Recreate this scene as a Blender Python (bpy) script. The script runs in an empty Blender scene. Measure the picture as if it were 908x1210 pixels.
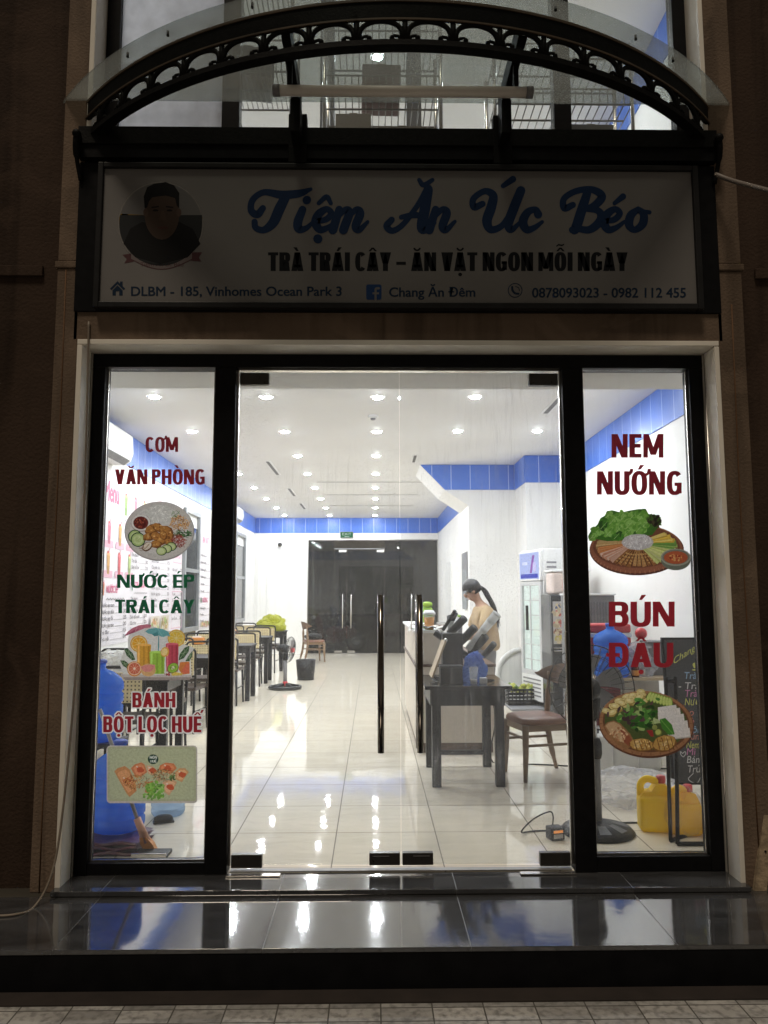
import bpy, bmesh, math, random
from mathutils import Vector, Matrix
random.seed(7)
R = math.radians
SC = bpy.context.scene
COL = SC.collection
# ------------------------------------------------------------------ camera
CAM_D, CAM_H, CAM_F = 4.224, 1.43, 912.8
PITCH, YAW, ROLL = 0.1081, 0.0143, -0.0019
def _basis():
    cy, sy, cp, sp = math.cos(YAW), math.sin(YAW), math.cos(PITCH), math.sin(PITCH)
    f = Vector((sy * cp, cy * cp, sp)); r = Vector((cy, -sy, 0)); u = r.cross(f)
    cr, sr = math.cos(ROLL), math.sin(ROLL)
    return cr * r + sr * u, -sr * r + cr * u, f
CR, CU, CF = _basis()
CP = Vector((0, -CAM_D, CAM_H))
cam = bpy.data.objects.new('camera', bpy.data.cameras.new('camera'))
COL.objects.link(cam); SC.camera = cam
cam.matrix_world = Matrix(((CR.x, CU.x, -CF.x, CP.x), (CR.y, CU.y, -CF.y, CP.y), (CR.z, CU.z, -CF.z, CP.z), (0, 0, 0, 1)))
cam.data.sensor_fit = 'HORIZONTAL'; cam.data.sensor_width = 36
cam.data.lens = CAM_F / 908 * 36
cam.data.clip_start = 0.05; cam.data.clip_end = 600
# ------------------------------------------------------------------ night sky, street light, exposure
W = bpy.data.worlds.new('World'); SC.world = W; W.use_nodes = True
bgn = W.node_tree.nodes['Background']
bgn.inputs['Color'].default_value = (0.9, 0.77, 0.62, 1); bgn.inputs['Strength'].default_value = 0.088
sl = bpy.data.lights.new('street_light', 'SUN'); sl.energy = 1.15; sl.angle = R(12); sl.color = (1, .86, .68)
so = bpy.data.objects.new('street_light', sl); COL.objects.link(so)
so.rotation_euler = (R(24), 0, R(-18))
SC.view_settings.view_transform = 'Standard'; SC.view_settings.look = 'None'
SC.view_settings.exposure = 0.0; SC.view_settings.gamma = 1.0; SC.view_settings.use_curve_mapping = False
LAMP = 985.0            # radiance of the shop's recessed lamps
UPLAMP = 880.0
cy_ = SC.cycles
cy_.use_denoising = True; cy_.max_bounces = 10; cy_.diffuse_bounces = 5; cy_.glossy_bounces = 5
cy_.transparent_max_bounces = 24; cy_.transmission_bounces = 6; cy_.sample_clamp_indirect = 6; cy_.blur_glossy = 0.5
cy_.caustics_reflective = False; cy_.caustics_refractive = False

def at(px, py, Y):
    d = CF + CR * ((px - 454) / CAM_F) - CU * ((py - 605) / CAM_F)
    return CP + d * ((Y - CP.y) / d.y)
def atz(px, py, Z):
    d = CF + CR * ((px - 454) / CAM_F) - CU * ((py - 605) / CAM_F)
    return CP + d * ((Z - CP.z) / d.z)

# ------------------------------------------------------------------ materials
class N:
    def __init__(s, name):
        s.m = bpy.data.materials.new(name); s.m.use_nodes = True
        s.t = s.m.node_tree; s.t.nodes.clear()
        s.out = s.t.nodes.new('ShaderNodeOutputMaterial')
    def n(s, typ, **kw):
        x = s.t.nodes.new('ShaderNode' + typ)
        for k, v in kw.items():
            if k.startswith('i_'): x.inputs[k[2:]].default_value = v
            else: setattr(x, k, v)
        return x
    def l(s, a, b): s.t.links.new(a, b)
    def math(s, op, a, b=None, clamp=False):
        x = s.n('Math', operation=op, use_clamp=clamp)
        for i, v in enumerate((a, b)):
            if v is None: continue
            if isinstance(v, (int, float)): x.inputs[i].default_value = v
            else: s.l(v, x.inputs[i])
        return x.outputs[0]
    def noise(s, scale, detail=3, vec=None, dist=0.0):
        x = s.n('TexNoise'); x.inputs['Scale'].default_value = scale; x.inputs['Detail'].default_value = detail
        x.inputs['Distortion'].default_value = dist
        if vec is not None: s.l(vec, x.inputs['Vector'])
        return x.outputs['Fac']
    def ramp(s, fac, a, b, ca=(0, 0, 0, 1), cb=(1, 1, 1, 1)):
        x = s.n('ValToRGB'); e = x.color_ramp.elements
        e[0].position, e[1].position = a, b; e[0].color, e[1].color = ca, cb
        s.l(fac, x.inputs[0]); return x.outputs[0]
    def mix(s, fac, a, b, blend='MIX'):
        x = s.n('Mix', data_type='RGBA', blend_type=blend)
        for i, v in ((0, fac), (6, a), (7, b)):
            if isinstance(v, (int, float)): x.inputs[i].default_value = v
            elif isinstance(v, (tuple, list)): x.inputs[i].default_value = (*v[:3], 1)
            else: s.l(v, x.inputs[i])
        return x.outputs[2]
    def co(s): return s.n('TexCoord').outputs['Object']

def mat(name, col, rough=.5, metal=0., var=.12, scale=5., bump=0., bscale=80., spec=.5, transl=0., rvar=.12, coat=0., speck=None, stain=0.):
    a = N(name); vec = a.co()
    lo = tuple(c * (1 - var) for c in col); hi = tuple(min(1, c * (1 + var)) for c in col)
    f = a.noise(scale, 5, vec)
    c = a.mix(a.ramp(f, .3, .7), lo, hi)
    if stain:                                     # dirt runs down painted walls
        mp = a.n('Mapping'); a.l(vec, mp.inputs[0]); mp.inputs['Scale'].default_value = (7, 7, .55)
        c = a.mix(a.math('MULTIPLY', a.ramp(a.noise(1, 7, mp.outputs[0], .8), .48, .72), stain), c, tuple(q * .45 for q in col))
        c = a.mix(a.math('MULTIPLY', a.ramp(a.noise(2.1, 7, vec, 1.2), .56, .62), stain * .5), c, tuple(min(1, q * 1.5) for q in col))
    if speck:
        c = a.mix(a.ramp(a.noise(speck[0], 2, vec), speck[1], speck[1] + .06), c, speck[2])
    p = a.n('BsdfPrincipled'); a.l(c, p.inputs['Base Color'])
    r = a.n('MapRange'); a.l(a.noise(scale * 2.3, 4, vec), r.inputs[0])
    r.inputs[3].default_value = max(0, rough - rvar * rough); r.inputs[4].default_value = min(1, rough + rvar * rough * 1.5)
    a.l(r.outputs[0], p.inputs['Roughness'])
    p.inputs['Metallic'].default_value = metal; p.inputs['Specular IOR Level'].default_value = spec
    p.inputs['Coat Weight'].default_value = coat
    if bump:
        b = a.n('Bump'); b.inputs['Strength'].default_value = bump; b.inputs['Distance'].default_value = .01
        a.l(a.noise(bscale, 4, vec), b.inputs['Height']); a.l(b.outputs[0], p.inputs['Normal'])
    sh = p.outputs[0]
    if transl:
        t = a.n('BsdfTranslucent'); a.l(c, t.inputs[0]); x = a.n('MixShader'); x.inputs[0].default_value = transl
        a.l(sh, x.inputs[1]); a.l(t.outputs[0], x.inputs[2]); sh = x.outputs[0]
    a.l(sh, a.out.inputs[0]); return a.m

def emit(name, col, strength):
    a = N(name); e = a.n('Emission'); e.inputs[0].default_value = (*col, 1); e.inputs[1].default_value = strength
    a.l(e.outputs[0], a.out.inputs[0]); return a.m

def glass(name, tint, dust=.03, speck=.25, streak=.0, gloss=1.0, dcol=(.95, .95, .94)):
    a = N(name); vec = a.co()
    t = a.n('BsdfTransparent'); t.inputs[0].default_value = (*tint, 1)
    g = a.n('BsdfGlossy'); g.inputs['Roughness'].default_value = .012; g.inputs[0].default_value = (1, 1, 1, 1)
    lw = a.n('LayerWeight'); lw.inputs[0].default_value = .5
    fr = a.math('ADD', a.math('MULTIPLY', a.math('POWER', lw.outputs['Facing'], 5), .9 * gloss), .035 * gloss)
    m1 = a.n('MixShader'); a.l(fr, m1.inputs[0]); a.l(t.outputs[0], m1.inputs[1]); a.l(g.outputs[0], m1.inputs[2])
    d = a.n('BsdfDiffuse'); d.inputs[0].default_value = (*dcol, 1)
    tr = a.n('BsdfTranslucent'); tr.inputs[0].default_value = (*dcol, 1)
    ds = a.n('MixShader'); ds.inputs[0].default_value = .82; a.l(d.outputs[0], ds.inputs[1]); a.l(tr.outputs[0], ds.inputs[2])
    f = a.math('MULTIPLY', a.noise(2.2, 5, vec), dust * 2)
    if speck:
        s1 = a.ramp(a.noise(170, 2, vec), .60, .72); patch = a.ramp(a.noise(1.7, 3, vec), .42, .7)
        f = a.math('ADD', f, a.math('MULTIPLY', a.math('MULTIPLY', s1, patch), speck))
    if streak:
        mp = a.n('Mapping'); a.l(vec, mp.inputs[0]); mp.inputs['Scale'].default_value = (42, 42, 2.2); mp.inputs['Rotation'].default_value = (0, R(7), 0)
        s2 = a.ramp(a.noise(1, 4, mp.outputs[0], 1.5), .56, .75); p2 = a.ramp(a.noise(1.1, 2, vec), .45, .65)
        f = a.math('ADD', f, a.math('MULTIPLY', a.math('MULTIPLY', s2, p2), streak))
    f = a.math('MINIMUM', f, .9)
    m2 = a.n('MixShader'); a.l(f, m2.inputs[0]); a.l(m1.outputs[0], m2.inputs[1]); a.l(ds.outputs[0], m2.inputs[2])
    a.l(m2.outputs[0], a.out.inputs[0]); return a.m

def plastic_clear(name, tint, fac=.5, rough=.15):
    a = N(name)
    t = a.n('BsdfTransparent'); t.inputs[0].default_value = (*tint, 1)
    p = a.n('BsdfPrincipled'); p.inputs['Base Color'].default_value = (*tint, 1); p.inputs['Roughness'].default_value = rough
    b = a.n('Bump'); b.inputs['Strength'].default_value = .25; b.inputs['Distance'].default_value = .01
    a.l(a.noise(18, 4, a.co()), b.inputs['Height']); a.l(b.outputs[0], p.inputs['Normal'])
    tl = a.n('BsdfTranslucent'); tl.inputs[0].default_value = (*tint, 1)
    m0 = a.n('MixShader'); m0.inputs[0].default_value = .45; a.l(p.outputs[0], m0.inputs[1]); a.l(tl.outputs[0], m0.inputs[2])
    x = a.n('MixShader'); x.inputs[0].default_value = fac
    a.l(t.outputs[0], x.inputs[1]); a.l(m0.outputs[0], x.inputs[2]); a.l(x.outputs[0], a.out.inputs[0]); return a.m

def tiles(name, col, sx, sy, ox, oy, mortar, mcol, rough, bump=.0, spec=.5, var=.06, vein=.0, vcol=(.5, .45, .38), axes='xy', ior=None, tvar=.05, dirt=.0):
    a = N(name); vec = a.co(); sp = a.n('SeparateXYZ'); a.l(vec, sp.inputs[0])
    i, j = {'xy': (0, 1), 'xz': (0, 2), 'yz': (1, 2)}[axes]
    u = a.math('DIVIDE', a.math('SUBTRACT', sp.outputs[i], ox), sx); v = a.math('DIVIDE', a.math('SUBTRACT', sp.outputs[j], oy), sy)
    def edge(q, s):
        fr = a.math('FRACT', q); dd = a.math('MINIMUM', fr, a.math('SUBTRACT', 1.0, fr))
        return a.math('LESS_THAN', a.math('MULTIPLY', dd, s), mortar)
    jt = a.math('MAXIMUM', edge(u, sx), edge(v, sy))
    cb = a.n('CombineXYZ'); a.l(a.math('FLOOR', u), cb.inputs[0]); a.l(a.math('FLOOR', v), cb.inputs[1])
    wn = a.n('TexWhiteNoise', noise_dimensions='3D'); a.l(cb.outputs[0], wn.inputs['Vector'])
    off = a.n('VectorMath', operation='MULTIPLY_ADD'); a.l(wn.outputs['Color'], off.inputs[0]); off.inputs[1].default_value = (7, 7, 7); a.l(vec, off.inputs[2])
    mp = a.n('Mapping'); a.l(off.outputs[0], mp.inputs[0]); mp.inputs['Scale'].default_value = (1.2, 5, 3)
    f = a.noise(1.6, 6, mp.outputs[0], .7)
    c = a.mix(a.ramp(f, .3, .7), tuple(k * (1 - var) for k in col), tuple(min(1, k * (1 + var)) for k in col))
    tv = a.math('ADD', a.math('MULTIPLY', wn.outputs['Value'], tvar), 1 - tvar / 2)
    c = a.mix(1.0, c, tv, 'MULTIPLY')
    if vein: c = a.mix(a.math('MULTIPLY', a.ramp(a.noise(2.3, 7, mp.outputs[0], 1.8), .55, .62), vein), c, vcol)
    if dirt: c = a.mix(a.math('MULTIPLY', a.ramp(a.noise(34, 6, vec), .45, .75), dirt), c, tuple(k * .35 for k in col))
    c = a.mix(jt, c, mcol)
    p = a.n('BsdfPrincipled'); a.l(c, p.inputs['Base Color']); p.inputs['Specular IOR Level'].default_value = spec
    if ior: p.inputs['IOR'].default_value = ior
    r = a.math('ADD', a.math('MULTIPLY', a.noise(3.1, 5, vec), rough * .8), rough * .6)
    a.l(a.math('MAXIMUM', r, a.math('MULTIPLY', jt, .6)), p.inputs['Roughness'])
    b = a.n('Bump'); b.inputs['Strength'].default_value = max(bump, .02); b.inputs['Distance'].default_value = .02
    h = a.math('SUBTRACT', a.noise(9, 2, off.outputs[0]), a.math('MULTIPLY', jt, .25)); a.l(h, b.inputs['Height']); a.l(b.outputs[0], p.inputs['Normal'])
    a.l(p.outputs[0], a.out.inputs[0]); return a.m

def printed(name, transl=.6, rough=.45, mottle=0.):
    a = N(name); at_ = a.n('Attribute', attribute_name='ink'); p = a.n('BsdfPrincipled')
    if mottle:                                    # the grain of the photographed food
        vec = a.co(); f = a.math('ADD', a.math('MULTIPLY', a.noise(95, 4, vec, .6), .9), a.math('MULTIPLY', a.noise(210, 2, vec), .5))
        k = a.math('ADD', a.math('MULTIPLY', a.math('SUBTRACT', f, .7), mottle * 4.2), 1.0); x = a.n('Mix', data_type='RGBA', blend_type='MULTIPLY'); x.inputs[0].default_value = 1
        a.l(at_.outputs['Color'], x.inputs[6]); cb = a.n('CombineColor'); [a.l(a.math('MAXIMUM', k, .2), cb.inputs[q]) for q in range(3)]; a.l(cb.outputs[0], x.inputs[7]); col = x.outputs[2]
    else: col = at_.outputs['Color']
    a.l(col, p.inputs['Base Color'])
    p.inputs['Roughness'].default_value = rough
    t = a.n('BsdfTranslucent'); a.l(col, t.inputs[0]); x = a.n('MixShader'); x.inputs[0].default_value = transl
    a.l(p.outputs[0], x.inputs[1]); a.l(t.outputs[0], x.inputs[2]); a.l(x.outputs[0], a.out.inputs[0]); return a.m

def cane_mat(name):
    a = N(name); vec = a.co(); sp = a.n('SeparateXYZ'); a.l(vec, sp.inputs[0])
    def hole(o, k): return a.math('GREATER_THAN', a.math('ABSOLUTE', a.math('SINE', a.math('MULTIPLY', o, k))), .80)
    h = a.math('MULTIPLY', hole(sp.outputs[0], 105), hole(sp.outputs[2], 105))
    c = a.mix(h, a.mix(a.ramp(a.noise(30, 3, vec), .3, .7), (.62, .5, .26), (.74, .63, .38)), (.10, .075, .04))
    p = a.n('BsdfPrincipled'); a.l(c, p.inputs['Base Color']); p.inputs['Roughness'].default_value = .6
    a.l(p.outputs[0], a.out.inputs[0]); return a.m

def wood_mat(name, c1, c2, rough=.4, sc=(2, 30, 30), coat=0.):
    a = N(name); mp = a.n('Mapping'); a.l(a.co(), mp.inputs[0]); mp.inputs['Scale'].default_value = sc
    c = a.mix(a.ramp(a.noise(1.0, 6, mp.outputs[0], 1.2), .3, .72), c1, c2)
    p = a.n('BsdfPrincipled'); a.l(c, p.inputs['Base Color']); p.inputs['Roughness'].default_value = rough; p.inputs['Coat Weight'].default_value = coat
    b = a.n('Bump'); b.inputs['Strength'].default_value = .1; a.l(a.noise(1.0, 6, mp.outputs[0], 1.2), b.inputs['Height']); a.l(b.outputs[0], p.inputs['Normal'])
    a.l(p.outputs[0], a.out.inputs[0]); return a.m

M = dict(
    white_wall=mat('painted_wall', (.80, .79, .77), .6, stain=.06, var=.04, scale=1.5, bump=.04, bscale=120),
    ceiling=mat('ceiling_paint', (.76, .755, .745), .7, var=.03, scale=1.2),
    blue=tiles('blue_band', (.058, .160, .58), .29, 3.0, .02, .2, .005, (.42, .52, .80), .35, axes='xz', tvar=.1, var=.06),
    blue_side=tiles('blue_band_side', (.058, .160, .58), .29, 3.0, .3, .2, .005, (.42, .52, .80), .35, axes='yz', tvar=.1, var=.06),
    floor=tiles('polished_floor_tile', (.80, .73, .60), .6, .6, -.8222, .6552, .0034, (.16, .135, .10), .032, bump=.03, spec=.36, vein=.16, var=.045),
    granite=tiles('black_granite', (.050, .051, .054), .87, 3.0, -.56, -1.5, .0016, (.012, .012, .012), .075, bump=.012, spec=.85, ior=1.8, var=.45, dirt=.35),
    riser=mat('granite_riser', (.007, .007, .008), .5, var=.3, scale=9, spec=.08),
    paver=tiles('pavement_paver', (.36, .35, .335), .205, .098, .03, -.86, .003, (.10, .094, .085), .8, bump=.8, spec=.2, dirt=.85, tvar=.4, var=.25),
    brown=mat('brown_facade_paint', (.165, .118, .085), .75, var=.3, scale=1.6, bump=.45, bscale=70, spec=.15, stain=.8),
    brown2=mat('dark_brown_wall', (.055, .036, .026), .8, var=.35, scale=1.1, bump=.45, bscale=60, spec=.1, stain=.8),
    stone=mat('cream_stone', (.90, .85, .76), .4, var=.1, scale=2.4, bump=.05, bscale=30),
    black=mat('black_aluminium', (.007, .007, .008), .4, var=.25, scale=20, spec=.12),
    iron=mat('black_iron', (.007, .007, .007), .55, spec=.1, var=.3, scale=30, bump=.2, bscale=90),
    steel=mat('brushed_steel', (.62, .60, .57), .25, metal=1, var=.08, scale=20),
    bronze=mat('polished_dark_chrome', (.17, .15, .13), .14, metal=1, var=.05, scale=10),
    fitting=mat('black_nickel', (.06, .055, .05), .28, metal=.6, var=.15, scale=20),
    rubber=mat('black_plastic', (.014, .014, .015), .42, var=.2, scale=14, bump=.05, spec=.25),
    black_wood=mat('black_lacquer', (.014, .014, .016), .35, var=.3, scale=9, spec=.2, speck=(90, .62, (.06, .06, .064))),
    grey_plastic=mat('grey_plastic', (.20, .20, .21), .45),
    white_plastic=mat('white_plastic', (.78, .78, .77), .35, var=.04),
    cream=mat('cream_laminate', (.66, .60, .52), .4, var=.05),
    dark_wood=wood_mat('dark_brown_wood', (.07, .04, .025), (.13, .075, .045)),
    wood=wood_mat('walnut_wood', (.16, .095, .05), (.26, .165, .09), .4, (3, 3, 14)),
    pale_wood=wood_mat('pale_wood', (.50, .38, .24), (.62, .50, .34), .45, (2, 20, 20)),
    leather=mat('brown_leather', (.19, .085, .05), .38, var=.2, scale=8, bump=.2, bscale=60),
    seat_vinyl=mat('dark_seat_vinyl', (.05, .035, .03), .4, var=.2, bump=.1),
    cane=cane_mat('cane_webbing'),
    pane=glass('door_glass', (.93, .945, .945), .024, .50, .16),
    side_pane=glass('window_glass', (.95, .965, .96), .012, .10, .03),
    canopy_glass=glass('dusty_canopy_glass', (.70, .735, .73), .19, .24, .06, 1.4, (.62, .64, .63)),
    back_pane=glass('dirty_back_glass', (.55, .57, .58), .032, .45, .18, .8),
    frosted=mat('frosted_film', (.72, .73, .76), .5, var=.12, scale=9, transl=.75),
    blue_bottle=plastic_clear('blue_bottle_plastic', (.08, .33, .86), .60, .10),
    clear_bottle=plastic_clear('pale_bottle_plastic', (.62, .75, .90), .42, .1),
    bag=plastic_clear('clear_bag_film', (.92, .92, .93), .34, .18),
    bag_white=plastic_clear('white_bag_film', (.86, .85, .83), .72, .3),
    bag_blue=plastic_clear('blue_bag_film', (.34, .52, .90), .62, .2),
    bag_lime=plastic_clear('lime_bag_film', (.66, .68, .12), .62, .3),
    yellow=mat('yellow_plastic', (.96, .74, .015), .3, var=.06, scale=6, transl=.45),
    oil=plastic_clear('yellow_oil_jug', (.95, .68, .03), .80, .15),
    red=mat('red_plastic', (.55, .035, .04), .35),
    pink=mat('pink_plastic', (.70, .42, .38), .4),
    maroon=mat('maroon_film', (.11, .03, .04), .3, var=.3, scale=18, bump=.3, bscale=30),
    orange=mat('orange_plastic', (.70, .27, .05), .4),
    green=mat('lime_plastic', (.30, .55, .03), .4),
    juice=mat('orange_juice', (.88, .36, .008), .2),
    paper=mat('white_paper', (.78, .77, .74), .7, var=.06, bump=.4, bscale=14),
    poster=mat('poster_paper', (.76, .72, .76), .5, var=.04),
    skin=mat('skin', (.52, .31, .21), .5, var=.08, scale=12),
    hair=mat('black_hair', (.016, .014, .014), .4, var=.3, scale=40, bump=.3, bscale=70),
    shirt=mat('beige_cotton', (.52, .38, .22), .85, var=.14, scale=7, bump=.9, bscale=11),
    trousers=mat('grey_cotton', (.20, .19, .19), .85, var=.1, bump=.2),
    chalkboard=mat('chalkboard', (.035, .036, .04), .6, var=.35, scale=4),
    sign_face=mat('sign_vinyl', (.16, .152, .148), .5, var=.05, scale=3),
    tube=mat('unlit_tube', (.80, .75, .69), .4, var=.05),
    lampglow=emit('lamp_glow', (.945, .97, 1.0), LAMP),
    uplampglow=emit('upper_lamp_glow', (.93, .98, 1.0), UPLAMP),
    fridge_glow=emit('fridge_light', (.90, 1.0, .93), 1.15),
    exit_glow=emit('exit_sign_light', (.10, .55, .25), .35),
    ink=printed('printed_vinyl'), ink_food=printed('printed_photo', mottle=.18),
    cup_clear=plastic_clear('clear_cup_plastic', (.93, .93, .92), .16, .1),
    ink_wall=printed('printed_poster', .0),
    night=mat('night_ground', (.03, .03, .03), .8),
)
def flat(name, col, rough=.5, transl=0.): 
    if name not in M: M[name] = mat(name, col, rough, var=.05, scale=12, transl=transl)
    return M[name]

# ------------------------------------------------------------------ mesh builder
class MB:
    def __init__(s): s.bm = bmesh.new(); s.mats = []; s.k = 0; s.ink = None
    def use(s, m):
        m = M[m] if isinstance(m, str) else m
        if m not in s.mats: s.mats.append(m)
        s.k = s.mats.index(m); return s
    def _f(s, vs, smooth=False):
        try: f = s.bm.faces.new(vs)
        except ValueError: return None
        f.material_index = s.k; f.smooth = smooth; return f
    def box(s, x0, x1, y0, y1, z0, z1, bev=0., X=None, seg=2):
        b = bmesh.new(); bmesh.ops.create_cube(b, size=1)
        for v in b.verts: v.co = Vector((x0 + (v.co.x + .5) * (x1 - x0), y0 + (v.co.y + .5) * (y1 - y0), z0 + (v.co.z + .5) * (z1 - z0)))
        if bev: bmesh.ops.bevel(b, geom=b.edges[:], offset=bev, segments=seg, affect='EDGES', profile=.5)
        return s.join(b, X, smooth=False)
    def join(s, b, X=None, smooth=False):
        mp = {}
        for v in b.verts: mp[v] = s.bm.verts.new(X @ v.co if X is not None else v.co)
        for f in b.faces:
            g = s._f([mp[v] for v in f.verts], smooth or f.smooth)
        b.free(); return s
    def rings(s, rs, closed=False, caps=(True, True), smooth=True):
        vr = [[s.bm.verts.new(p) for p in r] for r in rs]; n = len(vr[0])
        m = len(vr)
        for i in range(m if closed else m - 1):
            a, b = vr[i], vr[(i + 1) % m]
            for j in range(n): s._f((a[j], a[(j + 1) % n], b[(j + 1) % n], b[j]), smooth)
        if not closed:
            if caps[0]: s._f(vr[0][::-1])
            if caps[1]: s._f(vr[-1])
        return s
    def tube(s, pts, r, n=8, closed=False, smooth=True):
        pts = [Vector(p) for p in pts]; m = len(pts); rs = []
        rad = r if isinstance(r, (list, tuple)) else [r] * m
        up = None
        for i, p in enumerate(pts):
            if closed: t = pts[(i + 1) % m] - pts[i - 1]
            else: t = pts[min(i + 1, m - 1)] - pts[max(i - 1, 0)]
            t.normalize()
            if up is None:
                up = Vector((0, 0, 1)) if abs(t.z) < .9 else Vector((1, 0, 0))
            up = up - t * up.dot(t)
            if up.length < 1e-4: up = t.orthogonal()
            up.normalize(); q = t.cross(up)
            rs.append([p + (up * math.cos(2 * math.pi * k / n) + q * math.sin(2 * math.pi * k / n)) * rad[i] for k in range(n)])
        return s.rings(rs, closed, (True, True), smooth)
    def cyl(s, p, q, r, r2=None, n=14): return s.tube([p, q], [r, r if r2 is None else r2], n)
    def lathe(s, prof, n=24, X=None, c=(0, 0, 0), smooth=True, caps=(True, True)):
        rs = []
        for r, z in prof:
            rr = [Vector((c[0] + r * math.cos(2 * math.pi * k / n), c[1] + r * math.sin(2 * math.pi * k / n), c[2] + z)) for k in range(n)]
            rs.append([X @ v for v in rr] if X is not None else rr)
        return s.rings(rs, False, caps, smooth)
    def prism(s, poly, fn, d0, d1, smooth=False):
        a = [s.bm.verts.new(fn(x, y, d0)) for x, y in poly]; b = [s.bm.verts.new(fn(x, y, d1)) for x, y in poly]
        n = len(poly)
        s._f(a[::-1]); s._f(b)
        for i in range(n): s._f((a[i], a[(i + 1) % n], b[(i + 1) % n], b[i]), smooth)
        return s
    def sphere(s, c, r, X=None, u=16, v=10):
        b = bmesh.new(); bmesh.ops.create_uvsphere(b, u_segments=u, v_segments=v, radius=1)
        r = (r, r, r) if isinstance(r, (int, float)) else r
        for w in b.verts: w.co = Vector((w.co.x * r[0], w.co.y * r[1], w.co.z * r[2]))
        T = Matrix.Translation(c) @ (X if X is not None else Matrix())
        return s.join(b, T, True)
    def sheet(s, fn, nu, nv, smooth=True):
        g = [[s.bm.verts.new(fn(i / nu, j / nv)) for j in range(nv + 1)] for i in range(nu + 1)]
        for i in range(nu):
            for j in range(nv): s._f((g[i][j], g[i + 1][j], g[i + 1][j + 1], g[i][j + 1]), smooth)
        return s
    def quad(s, *p): s._f([s.bm.verts.new(Vector(q)) for q in p]); return s
    def poly(s, pts): s._f([s.bm.verts.new(Vector(q)) for q in pts]); return s
    def build(s, name, m=None, parent=None, org=None, fixn=True, **kw):
        if m is not None:
            m = M[m] if isinstance(m, str) else m
            if not s.mats: s.mats = [m]
        if fixn: bmesh.ops.recalc_face_normals(s.bm, faces=s.bm.faces[:])
        if org is None and parent is not None and parent.get('worldparts'): org = parent.location
        if org is not None:
            for v in s.bm.verts: v.co -= Vector(org)
        me = bpy.data.meshes.new(name); s.bm.to_mesh(me); s.bm.free()
        for x in s.mats: me.materials.append(x)
        o = bpy.data.objects.new(name, me); COL.objects.link(o)
        if parent is not None: o.parent = parent
        if org is not None and parent is None: o.location = org
        tag(o, **kw); return o
def tag(o, label=None, cat=None, group=None, kind=None):
    for k, v in (('label', label), ('category', cat), ('group', group), ('kind', kind)):
        if v: o[k] = v
    return o
def thing(name, label, cat, loc=(0, 0, 0), rz=0., group=None, world=False):
    o = bpy.data.objects.new(name, None); COL.objects.link(o); o.location = loc; o.rotation_euler = (0, 0, rz)
    o.empty_display_size = .1
    if world: o['worldparts'] = 1
    return tag(o, label, cat, group)
KIDS = {}
def copy_tree(o, parent=None):
    c = o.copy(); COL.objects.link(c)
    if parent is not None: c.parent = parent
    for ch in [x for x in bpy.data.objects if x.parent == o]: copy_tree(ch, c)
    return c
def spawn(proto, loc, rz, label, group=None):
    c = proto if not proto.get('placed') else copy_tree(proto)
    proto['placed'] = 1; c['placed'] = 1
    c.location = loc; c.rotation_euler = (0, 0, rz); c['label'] = label
    if group: c['group'] = group
    return c
ORD = ['first', 'second', 'third', 'fourth', 'fifth', 'sixth', 'seventh', 'eighth', 'ninth', 'tenth', 'eleventh', 'twelfth']
def crom(pts, n=8, closed=False):
    pts = [Vector(p) for p in pts]; m = len(pts); out = []
    for i in range(m if closed else m - 1):
        p0 = pts[i - 1] if (i or closed) else pts[0] * 2 - pts[1]; p1 = pts[i]; p2 = pts[(i + 1) % m]
        p3 = pts[(i + 2) % m] if (i + 2 < m or closed) else p2 * 2 - p1
        for k in range(n):
            t = k / n
            out.append(.5 * ((2 * p1) + (p2 - p0) * t + (2 * p0 - 5 * p1 + 4 * p2 - p3) * t * t + (3 * p1 - p0 - 3 * p2 + p3) * t ** 3))
    if not closed: out.append(pts[-1])
    return out

# text as mesh data (verts, faces), normalised so cap height = 1 and x starts at 0
_TC = {}
def text_data(body, off=.0):
    off = .0; k = (body, off)
    if k in _TC: return _TC[k]
    def mk(b):
        c = bpy.data.curves.new('t', 'FONT'); c.body = b; c.offset = off; c.resolution_u = 4
        o = bpy.data.objects.new('t', c); COL.objects.link(o)
        me = bpy.data.meshes.new_from_object(o.evaluated_get(bpy.context.evaluated_depsgraph_get()))
        vs = [(v.co.x, v.co.y) for v in me.vertices]; fs = [tuple(p.vertices) for p in me.polygons]
        bpy.data.objects.remove(o); bpy.data.curves.remove(c); bpy.data.meshes.remove(me); return vs, fs
    plain = body.replace('Ơ', 'O').replace('Ớ', 'Ó'); horn = []
    hv, _ = mk('H'); y0 = min(v[1] for v in hv); ch = max(v[1] for v in hv) - y0
    for i, ch_ in enumerate(body):
        if ch_ in 'ƠỚ':
            q, _ = mk(plain[:i] + 'O'); horn.append(max(v[0] for v in q))
    vs, fs = mk(plain)
    for xm in horn:
        n = len(vs); vs += [(xm + a * ch, y0 + b * ch) for a, b in ((-.20, .90), (-.03, .96), (.0, 1.10), (.12, 1.10), (.11, .95), (.04, .84), (-.10, .78))]; fs.append(tuple(range(n, n + 7)))
    x0 = min(v[0] for v in vs); w = max(v[0] for v in vs) - x0
    r = ([((x - x0) / w, (y - y0) / ch) for x, y in vs], fs); _TC[k] = r; return r

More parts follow.
